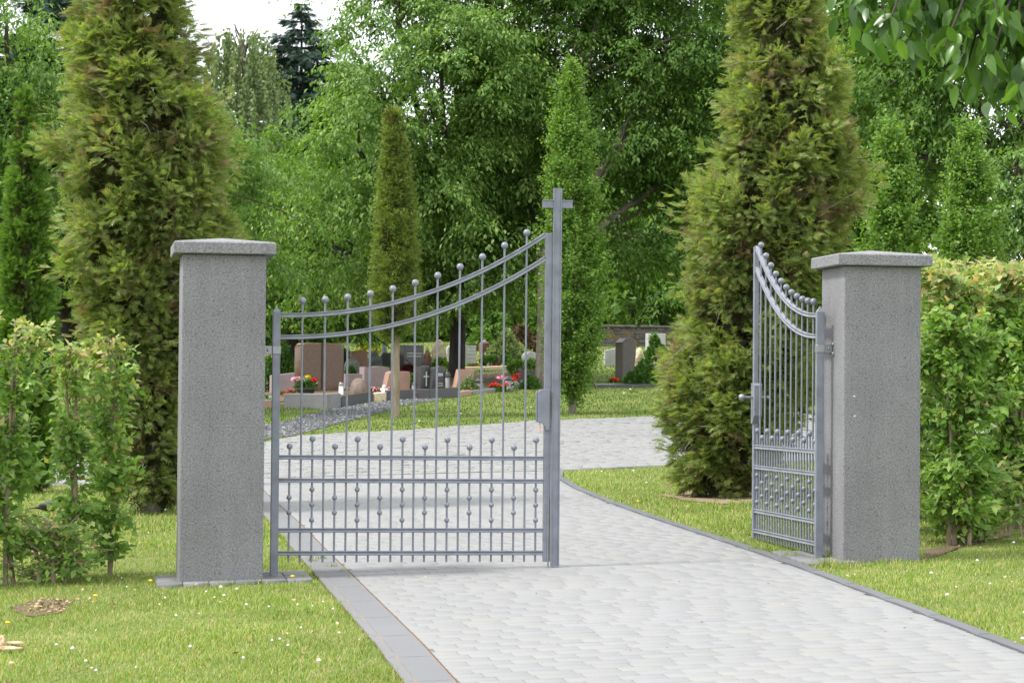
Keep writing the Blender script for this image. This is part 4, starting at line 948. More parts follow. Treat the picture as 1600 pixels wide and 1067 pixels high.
# ------------------------------------------------------------------ cherry branch reaching in at the upper right
def cherry():
    base = np.array([3.55, 10.6, float(ground(3.55, 10.6))]); r_ = np.random.default_rng(77)
    e = tree_root('cherry_tree', base, 'cherry tree whose leafy branch hangs into the upper right corner', 'tree')
    loc = lambda px, py, Y: P(px, py, Y) - base
    limb = [np.array([-.1, 0, 2.2]), loc(1800, -60, 10.4), loc(1680, -30, 10.2), loc(1560, -45, 10.0), loc(1400, -60, 9.9), loc(1330, -50, 9.9)]
    tb = [([(0, 0, -.1), (0, 0, .6), (-.05, 0, 1.6), (-.1, 0, 2.4), (.1, .1, 3.6)], [.13, .10, .085, .075, .04]), (limb, [.05, .036, .028, .02, .012, .005])]
    twigs = []
    for (x0, y0, Y0, x1, y1, Y1) in [(1400, -60, 9.9, 1335, 15, 9.8), (1440, -55, 9.9, 1385, 45, 9.7), (1500, -50, 9.95, 1420, 60, 10.0), (1540, -45, 10, 1475, 75, 9.7), (1560, -45, 10, 1510, 110, 10.1), (1600, -40, 10.1, 1545, 110, 9.8), (1640, -35, 10.1, 1570, 140, 10.0), (1680, -30, 10.2, 1600, 130, 9.7), (1690, -30, 10.2, 1620, 150, 10.2), (1520, -48, 10, 1560, 20, 9.6), (1600, -40, 10, 1590, 50, 9.9), (1460, -55, 9.9, 1470, 10, 10.2), (1690, -30, 10.2, 1590, 165, 10.3), (1700, -30, 10.2, 1630, 175, 9.9), (1640, -35, 10.1, 1600, 90, 10.4), (1560, -45, 10, 1530, 60, 10.2)]:
        a, c = loc(x0, y0, Y0), loc(x1, y1, Y1); m = (a + c) / 2 + np.array([0, 0, .05]); tb.append(([a, m, c], [.008, .006, .003])); twigs.append((a, m, c))
    link('trunk', tubes_me('trunk', tb, 'bark', 8), e)
    meshes = [np_mesh('leaf', np.array(LEAF6[0]) * np.array([1, 1, z]), LEAF6[1], 'cherry', True) for z in (1.0, 1.8, .5)]
    n = 0
    for (a, m, c) in twigs:
        for i in range(19):
            t = r_.uniform(.12, 1.0); p = (1 - t) ** 2 * a + 2 * t * (1 - t) * m + t * t * c + r_.normal(0, .028, 3)
            y = nrm(np.array([r_.normal(-.15, .55), r_.normal(0, .5), -1.0])); z = nrm(np.array([r_.normal(-.25, .5), r_.normal(-.8, .5), .35])); z = nrm(z - (z @ y) * y); x = np.cross(y, z); s = r_.uniform(.072, .115)
            o = bpy.data.objects.new('leaf', meshes[n % 3]); COL.objects.link(o); o.parent = e; n += 1
            o.matrix_local = Matrix([[*(s * np.array([x[k], y[k], z[k]])), p[k]] for k in range(3)] + [[0, 0, 0, 1]])
    q, A_, N_ = [], [], []
    for (a, m, c) in twigs:
        t = r_.uniform(.0, .98, (44, 1)); q.append((1 - t) ** 2 * a + 2 * t * (1 - t) * m + t * t * c + r_.normal(0, .055, (44, 3)) + np.array([0, .12, 0]))
    q = np.concatenate(q); k = len(q)
    link('inner_leaves', scatter_me('inner_leaves', LEAF6, q, r_.normal(0, .5, (k, 3)) + np.array([0, 0, -1.]), r_.normal(0, .5, (k, 3)) + np.array([-.2, -.7, .4]), r_.uniform(.08, .12, k), 'cherry'), e)['kind'] = 'stuff'
    # the rest of the crown, above and right of the frame
    q = r_.normal(0, 1, (1500, 3)) * np.array([.55, .6, .4]) + np.array([.55, .1, 3.55]); k = len(q)
    link('crown', scatter_me('crown', LEAF6, q, r_.normal(0, .5, (k, 3)) + np.array([0, 0, -1.]), r_.normal(0, .6, (k, 3)) + np.array([0, -.5, .5]), .11, 'cherry'), e)
cherry()

# ------------------------------------------------------------------ the graves
def arc(cx, cy, rx, ry, a0, a1, n=8): return [(cx + rx * math.cos(a), cy + ry * math.sin(a)) for a in np.linspace(R(a0), R(a1), n)]
SHAPE = {
    'block': [(0, 0), (1, 0), (1, 1), (0, 1)],
    'soft': [(0, 0), (1, 0)] + arc(.88, .88, .12, .12, 0, 90, 5) + arc(.12, .88, .12, .12, 90, 180, 5),
    'round': [(0, 0), (1, 0)] + arc(.5, .6, .5, .4, 0, 180, 14),
    'dome': [(0, 0), (1, 0)] + arc(.5, .25, .5, .75, 0, 180, 16),
    'pointed': [(.12, 0), (.95, 0), (1, .3), (.92, .62), (.75, .88), (.52, 1), (.3, .93), (.12, .7), (0, .35)],
    'peak': [(0, 0), (1, 0), (.95, .35), (.75, .7), (.55, 1), (.4, .96), (.22, .6), (.05, .3)],
    'slant': [(0, 0), (1, 0), (1, 1), (0, .86)],
    'slant_l': [(0, 0), (1, 0), (1, .88), (0, 1)],
    'trapez': [(0, 0), (1, 0), (.98, 1), (.3, 1)],
    'arched': [(0, 0), (1, 0), (1, .88)] + arc(.62, .88, .38, .12, 0, 100, 6) + [(.3, .92), (0, .96)],
    'wave': [(0, 0), (.92, 0), (.9, .35), (1, .62), (1, .84)] + arc(.75, .84, .25, .16, 0, 120, 6) + [(.3, .99), (0, .9)],
    'urn': [(.2, 0), (.8, 0), (.95, .6), (1, .85), (.85, .97), (.15, .97), (0, .85), (.05, .6)],
    'left_slant': [(0, 0), (1, 0), (1, .96), (.9, 1), (.3, 1), (.18, .92)],
}
def stone_xform(x0, x1, y0, y1, sp, yaw):
    b = G((x0 + x1) / 2, y1); s = FPX / b[1]; ps = R(yaw)
    t = max(.1, sp / s / max(.15, math.sin(abs(ps)))); w = max(.08, (x1 - x0 - sp) / s / math.cos(ps)); h = (y1 - y0) / s
    return b, w, h, min(t, .55), ps
def outline(shape, w, h): return [((x - .5) * w, y * h if y > 0 else -.08) for x, y in SHAPE[shape]]
def grave(name, x0, x1, y0, y1, shape, mat, label, sp=4, yaw=24, bev=.012, cat='gravestone', parts=None, group='gravestones', rough=0):
    b, w, h, t, ps = stone_xform(x0, x1, y0, y1, sp, yaw)
    bm = prism_bm(outline(shape, w, h), -t / 2, t / 2, min(bev, t * .2))
    if rough:
        bmesh.ops.triangulate(bm, faces=bm.faces); bmesh.ops.subdivide_edges(bm, edges=bm.edges, cuts=2, use_grid_fill=True)
        r_ = np.random.default_rng(int(x0)); ks = r_.normal(0, 14, (6, 3)); ph = r_.uniform(0, 6, 6)
        for v in bm.verts:
            p = np.array(v.co); v.co += Vector([rough * math.sin(ks[i] @ p + ph[i]) for i in range(3)]) + Vector([rough * .6 * math.sin(2.3 * ks[i + 3] @ p + ph[i + 3]) for i in range(3)])
    me = bm_mesh('headstone', bm, mat)
    if not parts: return tag(link(name, me, None, b, ps), label, cat, group)
    e = empty(name, b, ps, label, cat, group); link('headstone', me, e); parts(e, w, h, t)
    return e
def cross_part(fx, fz, hh):
    def f(e, w, h, t):
        bm = box_bm((w * fx - .012, -t / 2 - .006, h * fz), (w * fx + .012, -t / 2 + .004, h * fz + hh)); box_bm((w * fx - hh * .22, -t / 2 - .0055, h * fz + hh * .62), (w * fx + hh * .22, -t / 2 + .004, h * fz + hh * .62 + .022), 0, bm)
        link('engraved_cross', bm_mesh('engraved_cross', bm, 'inscription'), e)
    return f
def lettering(rows, x0=-.35, x1=.35):
    def f(e, w, h, t):
        bm = bmesh.new(); r_ = random.Random(int(w * 1e4))
        for fz, lh in rows:
            x = x0 * w
            while x < x1 * w:
                l = r_.uniform(.01, .022); box_bm((x, -t / 2 - .004, h * fz), (x + l, -t / 2 + .003, h * fz + lh), 0, bm); x += l + .012
        link('inscription', bm_mesh('inscription', bm, 'inscription'), e)['kind'] = 'stuff'
    return f
def double_stone(e, w, h, t):
    link('joint_groove', box_me('joint_groove', (-.02 * w - .02, -t / 2 - .006, 0), (-.02 * w + .02, t / 2 + .003, h * 1.004), 'groove'), e)
    link('socle', box_me('socle', (-w / 2 - .02, -t / 2 - .05, -.08), (w / 2 + .02, t / 2 + .02, .035), 'granite_brown', .005), e)
grave('gravestone', 459, 537, 536, 611, 'soft', 'granite_brown', 'large polished brown double gravestone with rounded corners', 14, 30, .05, parts=double_stone)
grave('gravestone', 421, 460, 582, 614, 'slant', 'granite_mauve', 'low grey slanted gravestone beside the hinge post', 5, 24)
grave('gravestone', 537, 562, 560, 590, 'round', 'rock_green', 'small greenish grey rounded gravestone', 3, 20, .03, rough=.012)
grave('gravestone', 546, 574, 547, 580, 'arched', 'granite_red', 'reddish gravestone with shiny rounded shoulder', 4, 24)
grave('gravestone', 571, 597, 549, 575, 'peak', 'rock_blue', 'jagged bluish rock gravestone', 4, 20, .02, rough=.02)
grave('gravestone', 591, 608, 537, 573, 'peak', 'rock_blue', 'tall pointed bluish rock gravestone farther back', 3, 20, .02, rough=.015)
grave('gravestone', 596, 611, 551, 573, 'block', 'granite_dark', 'small black gravestone before the pointed rock', 3, 20)
grave('gravestone', 561, 608, 572, 604, 'arched', 'granite_mauve', 'wide mauve grey gravestone with pale left side', 9, 26)
grave('gravestone', 537, 566, 584, 606, 'block', 'granite_mauve', 'low mauve block beside the brown double gravestone', 3, 20)
grave('gravestone', 594, 641, 580, 611, 'left_slant', 'granite_rose', 'rose granite gravestone with slanting left edge', 8, 26)
grave('gravestone', 624, 662, 539, 576, 'block', 'granite_dark', 'broad dark gravestone beside orange red flowers', 8, 28, parts=lettering([(.62, .03), (.5, .03)]))
grave('gravestone', 619, 625, 531, 560, 'peak', 'rock_blue', 'thin bluish standing stone left of the broad dark gravestone', 1.5, 15, .01)
grave('gravestone', 660, 675, 545, 575, 'pointed', 'granite_rose', 'small pinkish rounded stone beside the tall tan stone', 3, 20, .04, rough=.01)
grave('gravestone', 673, 698, 531, 575, 'dome', 'rock_tan', 'tall tan pointed gravestone seen between two bars', 3, 15, .04, rough=.012)
grave('gravestone', 649, 672, 571, 611, 'arched', 'granite_dark', 'dark gravestone with a white engraved cross', 8, 35, parts=cross_part(.1, .2, .30))
grave('gravestone', 667, 696, 573, 611, 'left_slant', 'granite_dark', 'dark gravestone with curved edge and white lettering', 6, 26, parts=lettering([(.62, .06), (.3, .02), (.2, .02)], -.05, .32))
grave('gravestone', 703, 741, 577, 611, 'trapez', 'granite_rose', 'leaning rose grey gravestone beside the dark trunk', 7, 26)
grave('gravestone', 724, 744, 540, 568, 'block', 'granite_light', 'pale grey upright gravestone behind the dark trunk', 3, 15, parts=lettering([(.75, .04), (.55, .04), (.35, .04)]))
grave('gravestone', 747, 766, 534, 564, 'urn', 'granite_red', 'red brown urn shaped gravestone', 4, 20, .03, parts=lambda e, w, h, t: (link('ornament', rock_me('ornament', w * .27, t * .4, h * .14, 'rock_blue', .1, 3, 2), e, (0, 0, h * .95)), link('socle', box_me('socle', (-w * .6, -t * .7, -.08), (w * .6, t * .7, .05), 'granite_red', .01), e)))
grave('gravestone', 806, 838, 577, 594, 'slant_l', 'granite_taupe', 'low grey gravestone beside the grey trunk', 4, 20)
grave('gravestone', 814, 842, 549, 572, 'round', 'granite_light', 'round pale grey gravestone beside the clipped hedge', 5, 24, .04, rough=.008)
grave('gravestone', 943, 962, 544, 572, 'slant', 'granite_light', 'pale grey gravestone half hidden by the columnar hornbeam', 2, 15)
grave('gravestone', 961, 993, 528, 597, 'wave', 'granite_taupe', 'tall dark brown gravestone with curved top and shiny left edge', 11, 28, .02)
grave('gravestone', 987, 1011, 543, 580, 'peak', 'rock_tan', 'rough tan rock gravestone beside the tall dark one', 4, 20, .04, rough=.025)
grave('gravestone', 1004, 1026, 572, 603, 'block', 'granite_dark', 'squat black gravestone beside the right thuja', 4, 24)
grave('gravestone', 438, 453, 545, 575, 'peak', 'granite_rose', 'pink grey rough stone left of the brown double gravestone', 3, 20, .02, rough=.012)
grave('gravestone', 1008, 1040, 521, 556, 'block', 'granite_light', 'pale topped stone before the wall', 4, 20)
grave('gravestone', 640, 654, 549, 574, 'round', 'granite_light', 'small pale rounded gravestone right of the broad dark one', 3, 20, .03, rough=.008)
grave('gravestone', 697, 706, 540, 560, 'round', 'granite_light', 'tiny pale gravestone left of the dark trunk', 2, 20, .02)
grave('gravestone', 769, 783, 556, 574, 'soft', 'granite_rose', 'small pinkish gravestone before the pale rhododendron', 3, 20, .02)
grave('gravestone', 868, 884, 566, 592, 'round', 'granite_light', 'pale gravestone just right of the cross post', 3, 20, .03)
grave('gravestone', 513, 530, 546, 572, 'soft', 'granite_light', 'light grey gravestone behind the brown double gravestone', 3, 20, .02)
grave('book_stone', 813, 837, 592, 607, 'slant', 'granite_grey', 'tilted grey stone book on a grave', 3, 30, cat='grave book', group=None)
bl = G(562, 615); s = FPX / bl[1]
tag(link('boulder', rock_me('boulder', 16 / s, .22, 25 / s, 'rock_brown', .16, 5, 3, 2.3), None, bl + np.array([0, 0, -.02])), 'brown rounded boulder beside the double gravestone', 'boulder')
# kerbs of the graves
def px_kerb(label, pts, h, th, mat, piece=1.0, name='grave_kerb', part='kerb_stone'):
    e = empty(name, (0, 0, 0), 0, label, 'kerb', 'grave kerbs')
    P_ = [G(*p)[:2] for p in pts]
    for a, b in zip(P_, P_[1:]):
        d = b - a; L = np.linalg.norm(d); d = d / L; nrm_ = np.array([-d[1], d[0]]); k = max(1, int(round(L / piece)))
        for i in range(k):
            p, q = a + d * (L * i / k + .004), a + d * (L * (i + 1) / k - .004); V = []
            for t in (p, q):
                for o in (0, th): r_ = t + nrm_ * o; z = float(ground(*r_)); V += [(r_[0], r_[1], z - .12), (r_[0], r_[1], z + h)]
            bm = bmesh.new(); vv = [bm.verts.new(v) for v in V]
            for f in ((0, 1, 5, 4), (2, 6, 7, 3), (1, 3, 7, 5), (0, 2, 3, 1), (4, 5, 7, 6)): bm.faces.new([vv[j] for j in f])
            bmesh.ops.bevel(bm, geom=bm.edges, offset=.01, segments=1, affect='EDGES'); link(part, bm_mesh(part, bm, mat), e)
    return e
px_kerb('tall grey granite kerb below the brown double gravestone', [(443, 638), (512, 639), (533, 637)], .28, .12, 'granite_grey', .9)
px_kerb('dark granite kerb below the boulder', [(534, 636.5), (584, 628)], .2, .12, 'granite_dark', 1.6)
px_kerb('rough tan sandstone block closing the grave kerb', [(585, 628), (604, 626.5)], .17, .2, 'rock_tan', .3)
px_kerb('dark granite kerb from the slim thuja to the dark trunk', [(605, 626), (650, 624), (671, 624), (717, 621)], .2, .12, 'granite_dark', 1.3)
px_kerb('reddish kerb block under the small shrub', [(718, 620), (737, 617)], .1, .12, 'granite_rose', .6)
px_kerb('low grey kerb before the red flowers', [(738, 616.5), (800, 610), (838, 604)], .08, .1, 'granite_grey', 1.0)
px_kerb('low brown kerb with white flowers beside the left pillar', [(400, 638), (432, 637.5)], .15, .12, 'granite_rose', .6)
px_kerb('flat dark kerb before the tall brown gravestone', [(930, 606), (985, 606), (1030, 604)], .07, .5, 'granite_dark', 1.4)
px_kerb('pale sandy kerb across the graves', [(727, 580), (797, 578)], .1, .15, 'rock_tan', 1.2)
patch('grave_path', 'pale sandy path between the graves', [(728, 592), (745, 584), (797, 579.5), (797, 586), (770, 590), (745, 597)], .014, 'sandy', .02)
# bowls, lanterns, flowers
def bowl(px, py, w_px, h_px, label, heads, mat='plastic', seed=0):
    b = G(px, py); s = FPX / b[1]; r = w_px / 2 / s; h = h_px / s
    e = empty('flower_bowl', b, 0, label, 'flower bowl'); link('bowl', lathe_me('bowl', [(.01, 0), (r * .5, 0), (r * .62, h * .15), (r * .95, h * .9), (r * 1.05, h * .92), (r * 1.05, h), (r * .9, h), (r * .85, h * .8), (.01, h * .8)], mat, 20), e)
    link('leaves', scatter_me('leaves', LEAF4, rng.normal(0, 1, (150, 3)) * np.array([r * .45, r * .4, .06]) + np.array([0, 0, h + .08]), rng.normal(0, .6, (150, 3)) + np.array([0, 0, .7]), rng.normal(0, 1, (150, 3)), .1, 'shrub'), e)
    for i, (dx, dz, rr, mt) in enumerate(heads): flowers('blossom', e, (dx / s, -.05, h + dz / s), rr / s, 60, mt, .055, seed + i)
    return e
bowl(478, 620, 32, 13, 'dark bowl planted with pink, white and red flowers', [(-14, 12, 8, 'petal_palepink'), (2, 12, 5, 'petal_white'), (13, 12, 4, 'petal_red'), (4, 16, 3, 'petal_yellow')])
def posy(name, px, py, r_px, label, cols, seed, cat='flowers', leaf=True, n=50):
    b = G(px, py); s = FPX / b[1]; e = empty(name, b, 0, label, cat, 'grave flowers')
    r = r_px / s
    if leaf: link('leaves', scatter_me('leaves', LEAF4, rng.normal(0, 1, (120, 3)) * np.array([r * .5, r * .4, r * .15]) + np.array([0, 0, r * .25]), rng.normal(0, .6, (120, 3)) + np.array([0, 0, .7]), rng.normal(0, 1, (120, 3)), .09, 'shrub'), e)
    for i, (dx, dz, rr, mt) in enumerate(cols): flowers('blossom', e, (dx / s, -.04, max(.02, dz / s)), rr / s, n, mt, .05, seed + i)
    return e
posy('flower_cluster', 450, 619, 10, 'red flowers beside the flower bowl', [(-4, 1, 5, 'petal_red'), (4, 5, 6, 'petal_red')], 40)
posy('flower_cluster', 420, 628, 12, 'white flowers on the low kerb beside the left pillar', [(-6, 2, 6, 'petal_white'), (3, 3, 7, 'petal_white'), (10, 2, 5, 'petal_white')], 42, n=70)
posy('flower_cluster', 589, 614, 8, 'pink flowers left of the white angel', [(-2, 4, 5, 'petal_pink'), (4, 2, 4, 'petal_palepink')], 44)
posy('flower_cluster', 609, 613, 7, 'pink flowers right of the white angel', [(-1, 4, 5, 'petal_pink'), (3, 2, 3, 'petal_palepink')], 46)
posy('flower_cluster', 626, 562, 8, 'orange red flowers before the broad dark gravestone', [(-3, 7, 6, 'petal_orange'), (4, 8, 6, 'petal_orange')], 48)
posy('flower_cluster', 781, 612, 16, 'red and pink flowers in a bouquet left of the far lantern', [(-8, 8, 8, 'petal_red'), (2, 20, 7, 'petal_pink'), (6, 9, 8, 'petal_orange')], 50)
posy('flower_cluster', 805, 608, 12, 'red and white flowers right of the far lantern', [(-3, 14, 6, 'petal_orange'), (3, 20, 5, 'petal_red'), (0, 8, 4, 'petal_white')], 53)
posy('flower_cluster', 745, 576, 9, 'small red and yellow flowers on the sandy kerb', [(-6, 3, 4, 'petal_red'), (4, 3, 4, 'petal_yellow')], 56)
posy('flower_cluster', 767, 575, 8, 'small white and red flowers on the sandy kerb', [(-2, 4, 5, 'petal_white'), (6, 3, 4, 'petal_red')], 58)
posy('flower_cluster', 906, 596, 10, 'white flowers half hidden by the columnar hornbeam', [(-3, 9, 5, 'petal_white'), (3, 11, 4, 'petal_white'), (0, 5, 4, 'petal_red')], 60)
posy('flower_cluster', 960, 598, 6, 'small orange flowers at the foot of the tall brown gravestone', [(-2, 4, 3, 'petal_orange'), (3, 4, 3, 'petal_orange')], 62)
posy('flower_cluster', 1024, 572, 18, 'mauve heather bed beside the right thuja', [(-10, 4, 8, 'petal_mauve'), (0, 4, 9, 'petal_mauve'), (11, 4, 8, 'petal_mauve')], 64, n=90)
posy('flower_cluster', 64, 640, 8, 'red flowers seen through the left hedge', [(-3, 16, 5, 'petal_red'), (3, 16, 5, 'petal_red')], 67)
posy('flower_cluster', 574, 612, 7, 'white and pink flowers right of the boulder', [(-2, 3, 4, 'petal_white'), (3, 3, 4, 'petal_palepink')], 70)
posy('flower_cluster', 656, 618, 7, 'pink flowers at the foot of the engraved cross stone', [(-3, 3, 4, 'petal_pink'), (4, 2, 3, 'petal_white')], 72)
posy('flower_cluster', 685, 580, 8, 'white flowers above the lettered gravestone', [(-2, 4, 4, 'petal_white'), (4, 3, 4, 'petal_palepink')], 74)
posy('flower_cluster', 730, 614, 7, 'yellow and pink flowers beside the leaning rose stone', [(-3, 3, 3, 'petal_yellow'), (3, 4, 4, 'petal_pink')], 76)
def lantern(px, py, w_px, h_px, label, white, seed=0):
    b = G(px, py); s = FPX / b[1]; r = w_px / 2 / s; h = h_px / s; e = empty('grave_lantern', b, 0, label, 'lantern', 'grave lanterns')
    body = [(.01, 0), (r, 0), (r, h * .06), (r * .82, h * .1), (r * .82, h * .74), (.01, h * .74)]
    link('body', lathe_me('body', body, 'white_plastic' if white else 'granite_grey', 14), e)
    link('lid', lathe_me('lid', [(.01, h * .742), (r, h * .742), (r, h * .8), (r * .8, h * .86), (r * .85, h * .92), (r * .5, h), (.01, h)], 'steel' if white else 'granite_dark', 14), e)
lantern(533, 617, 9, 20, 'white candle lantern beside the double gravestone', True)
lantern(699, 611, 10, 30, 'grey lantern before the dark trunk', False)
lantern(749, 613, 15, 22, 'grey stone lantern left of the red flowers', False)
lantern(794, 611, 12, 24, 'dark lantern between the red flowers', False)
lantern(647, 611, 9, 14, 'small grey candle lantern beside the rose granite gravestone', False)
# white angel figurine
b = G(600, 616); s = FPX / b[1]; e = empty('angel_figurine', b, 0, 'small white angel figurine between pink flowers', 'figurine')
link('robe', lathe_me('robe', [(.005, 0), (5 / s, 0), (4.6 / s, 3 / s), (3 / s, 7 / s), (2.2 / s, 9.5 / s), (.01, 10 / s)], 'white_plastic', 14), e)
link('head', ball_me('head', 2.8 / s, 'white_plastic', 12, 8), e, (0, 0, 12 / s))
for sx in (-1, 1): link('wing', rock_me('wing', 2.6 / s, .012, 4 / s, 'white_plastic', .1, 2, 2), e, (sx * 4 / s, .02, 6 / s))
# shrubs among the graves
def px_shrub(name, x0, x1, y0, y1, label, mat, n, size, seed, boxy=2.0, cat='shrub', depth=None):
    b = G((x0 + x1) / 2, y1); s = FPX / b[1]; return shrub(name, b, (x1 - x0) / 2 / s, (y1 - y0) / s, label, mat, n, size, cat, 'grave shrubs', seed, depth, boxy)
px_shrub('shrub', 428, 462, 546, 588, 'rounded green shrub left of the brown double gravestone', 'shrub', 900, .09, 1)
px_shrub('shrub', 409, 430, 560, 612, 'dark green shrub between pillar and hinge post', 'shrub', 700, .08, 2)
px_shrub('clipped_shrub', 559, 596, 538, 560, 'yellow clipped shrub above the bluish rocks', 'shrub_yellow', 900, .09, 3, 3.5)
px_shrub('shrub', 530, 547, 545, 575, 'light green shrub behind the brown double gravestone', 'fresh', 500, .09, 4)
px_shrub('shrub', 624, 650, 572, 590, 'dark red leaved plant before the broad dark gravestone', 'shrub_red', 600, .08, 5)
px_shrub('shrub', 641, 652, 583, 609, 'small green plant beside the engraved cross stone', 'shrub', 300, .07, 6)
px_shrub('shrub', 718, 748, 592, 614, 'small yellow green shrub beside the leaning rose stone', 'shrub_pale', 700, .07, 7)
px_shrub('shrub', 765, 818, 524, 565, 'round pale green rhododendron shrub', 'shrub_pale', 1500, .13, 8)
px_shrub('shrub', 803, 820, 540, 562, 'yellow shrub beside the pale rhododendron', 'shrub_yellow', 400, .1, 9)
px_shrub('shrub', 793, 838, 512, 555, 'copper brown shrub behind the pale rhododendron', 'shrub_copper', 1200, .12, 10)
px_shrub('shrub', 732, 770, 514, 548, 'bright green shrub behind the urn shaped gravestone', 'fresh', 1000, .13, 11)
px_shrub('clipped_hedge', 796, 842, 564, 584, 'low clipped bright green hedge beside the grey trunk', 'fresh', 1400, .07, 12, 4.0, 'hedge')
px_shrub('clipped_hedge', 755, 806, 558, 574, 'low green hedge before the pale rhododendron', 'shrub', 1200, .08, 13, 4.0, 'hedge')
px_shrub('shrub', 980, 1034, 568, 603, 'dark spreading juniper before the squat black gravestone', 'shrub', 1300, .09, 14)
px_shrub('cypress', 1010, 1038, 528, 574, 'small dark green cypress before the wall', 'shrub', 900, .1, 15, 2.6)
px_shrub('shrub', 815, 842, 588, 608, 'dark green plant beside the stone book', 'shrub', 500, .07, 16)
px_shrub('shrub', 676, 700, 560, 576, 'low light green plant behind the lettered gravestone', 'fresh', 400, .08, 17)
px_shrub('shrub', 540, 556, 575, 592, 'low dark plant behind the boulder', 'shrub', 300, .08, 18)
# field stone wall at the back
a, c = G(935, 541), G(1075, 541); L = float(np.hypot(*(c - a)[:2])); hw = 28 * a[1] / FPX
wl_ = empty('stone_wall', a, math.atan2(c[1] - a[1], c[0] - a[0]), 'long low field stone wall behind the graves', 'wall')
z = -.15; bm = bmesh.new(); r_ = random.Random(3)
while z < hw - .02:
    hh = r_.uniform(.09, .15); x = r_.uniform(-.2, 0)
    while x < L:
        l = r_.uniform(.14, .34); d = r_.uniform(-.02, .03); sl = (c[2] - a[2]) / L * (x + l / 2)
        box_bm((x + .006, -.2 - d, z + sl + .006), (x + l - .006, .2, z + sl + hh - .006), .015, bm); x += l
    z += hh
tag(link('stones', bm_mesh('stones', bm, 'wall_stone'), wl_), kind='stuff')
link('mortar_core', box_me('mortar_core', (0, -.185, -.2), (L, .185, hw - .04), 'soil'), wl_)
link('coping', box_me('coping', (-.1, -.24, hw + .03), (L, .24, hw + .11), 'wall_stone', .02), wl_)

# ------------------------------------------------------------------ small things near the gate
b = G(35, 735); s = FPX / b[1]
tag(link('wooden_post', tubes_me('wooden_post', [([(0, 0, -.1), (0, 0, .4), (.01, 0, 1.2), (.012, 0, 210 / s)], [.048, .046, .044, .042]), ([(.012, 0, 210 / s), (.012, 0, 210 / s + .002)], [.042, .001])], 'stake', 12), None, b), 'weathered round wooden post seen through the left hedge', 'post')
# blackbird
b = G(80, 812); e = empty('blackbird', b, R(-25), 'blackbird standing on the lawn behind the left hedge', 'bird')
ring = [(-.30, .012, .10), (-.20, .018, .115), (-.12, .026, .125), (-.08, .042, .13), (-.03, .056, .135), (.02, .058, .145), (.055, .045, .165), (.075, .034, .19), (.095, .033, .205), (.118, .026, .21), (.128, .012, .208), (.131, .002, .207)]
V, F = [], []
for (x, r, z) in ring:
    for j in range(14):
        aa = 2 * math.pi * j / 14; V.append((x, r * math.cos(aa) * (1.6 if x < -.15 else 1), z + r * math.sin(aa) * (.35 if x < -.15 else 1)))
for i in range(len(ring) - 1):
    for j in range(14): F.append((i * 14 + j, i * 14 + (j + 1) % 14, (i + 1) * 14 + (j + 1) % 14, (i + 1) * 14 + j))
link('body', np_mesh('body', V, np.array(F), 'feather', True), e)
link('beak', tubes_me('beak', [([(.125, 0, .207), (.165, 0, .200)], [.008, .001])], 'beak', 8), e)
for sy in (-1, 1):
    link('wing', rock_me('wing', .085, .012, .036, 'feather', .08, 1, 2), e, (-.035, sy * .052, .135))
    link('leg', tubes_me('leg', [([(.0, sy * .02, .10), (.005, sy * .022, .05), (-.005, sy * .022, .0), (.03, sy * .026, .002)], [.005, .004, .004, .003])], 'beak', 6), e)
# broken bark at the lower left
for k, (px, py, rx, rz, yaw) in enumerate([(18, 1019, .062, .016, .1), (24, 1010, .05, .014, -.2), (1, 1012, .018, .05, .4)]):
    b = G(px, py); o = link('bark_piece', rock_me('bark_piece', rx, .035, rz, 'bark_chip', .3, 30 + k, 3, 3.0), None, b + np.array([0, 0, .02]), yaw)
    tag(o, ['largest pale piece of broken bark lying in the lower left grass', 'brown bark piece lying behind the pale one at lower left', 'upright bark splinter at the lower left edge'][k], 'bark', 'broken bark pieces')
# bark chips on the bare patch
cr = chip_ring; n = 130; cc = cr.mean(0); q = cc + (cr[rng.integers(0, len(cr), n)] - cc) * (rng.uniform(0, 1, n) ** .6)[:, None]
p = np.stack([q[:, 0], q[:, 1], ground(q[:, 0], q[:, 1]) + .014], -1)
tag(link('bark_chips', scatter_me('bark_chips', LEAF2, p, np.stack([rng.normal(0, 1, n), rng.normal(0, 1, n), rng.normal(0, .15, n)], -1), np.array([0, 0, 1.]) + rng.normal(0, .3, (n, 3)), rng.uniform(.012, .045, n), 'bark_chip')), 'scattered bark chips on the bare earth by the left hedge', kind='stuff')
# gravel
def inside(ring, x, y):
    c = np.zeros(len(x), bool); n = len(ring)
    for i in range(n):
        (x1, y1), (x2, y2) = ring[i], ring[(i + 1) % n]
        m = (y1 > y) != (y2 > y)
        with np.errstate(divide='ignore', invalid='ignore'): c ^= m & (x < (x2 - x1) * (y - y1) / (y2 - y1) + x1)
    return c
lo, hi = gravel_ring.min(0), gravel_ring.max(0); n = 16000; x, y = rng.uniform(lo[0], hi[0], n), rng.uniform(lo[1], hi[1], n); m = inside(gravel_ring, x, y); x, y = x[m], y[m]; n = len(x)
PEB = ([(-.5, -.4, 0), (.5, -.5, 0), (.4, .5, 0), (-.5, .4, 0), (-.2, -.2, .45), (.25, -.15, .5), (.15, .25, .45), (-.2, .2, .4)], [np.array([(0, 1, 5, 4), (1, 2, 6, 5), (2, 3, 7, 6), (3, 0, 4, 7), (4, 5, 6, 7)])])
tag(link('gravel', scatter_me('gravel', PEB, np.stack([x, y, ground(x, y) + .006], -1), np.stack([rng.normal(0, 1, n), rng.normal(0, 1, n), np.zeros(n)], -1), np.array([0, 0, 1.]) + rng.normal(0, .2, (n, 3)), rng.uniform(.02, .055, n), 'gravel')), 'grey gravel on the path before the graves', kind='stuff')

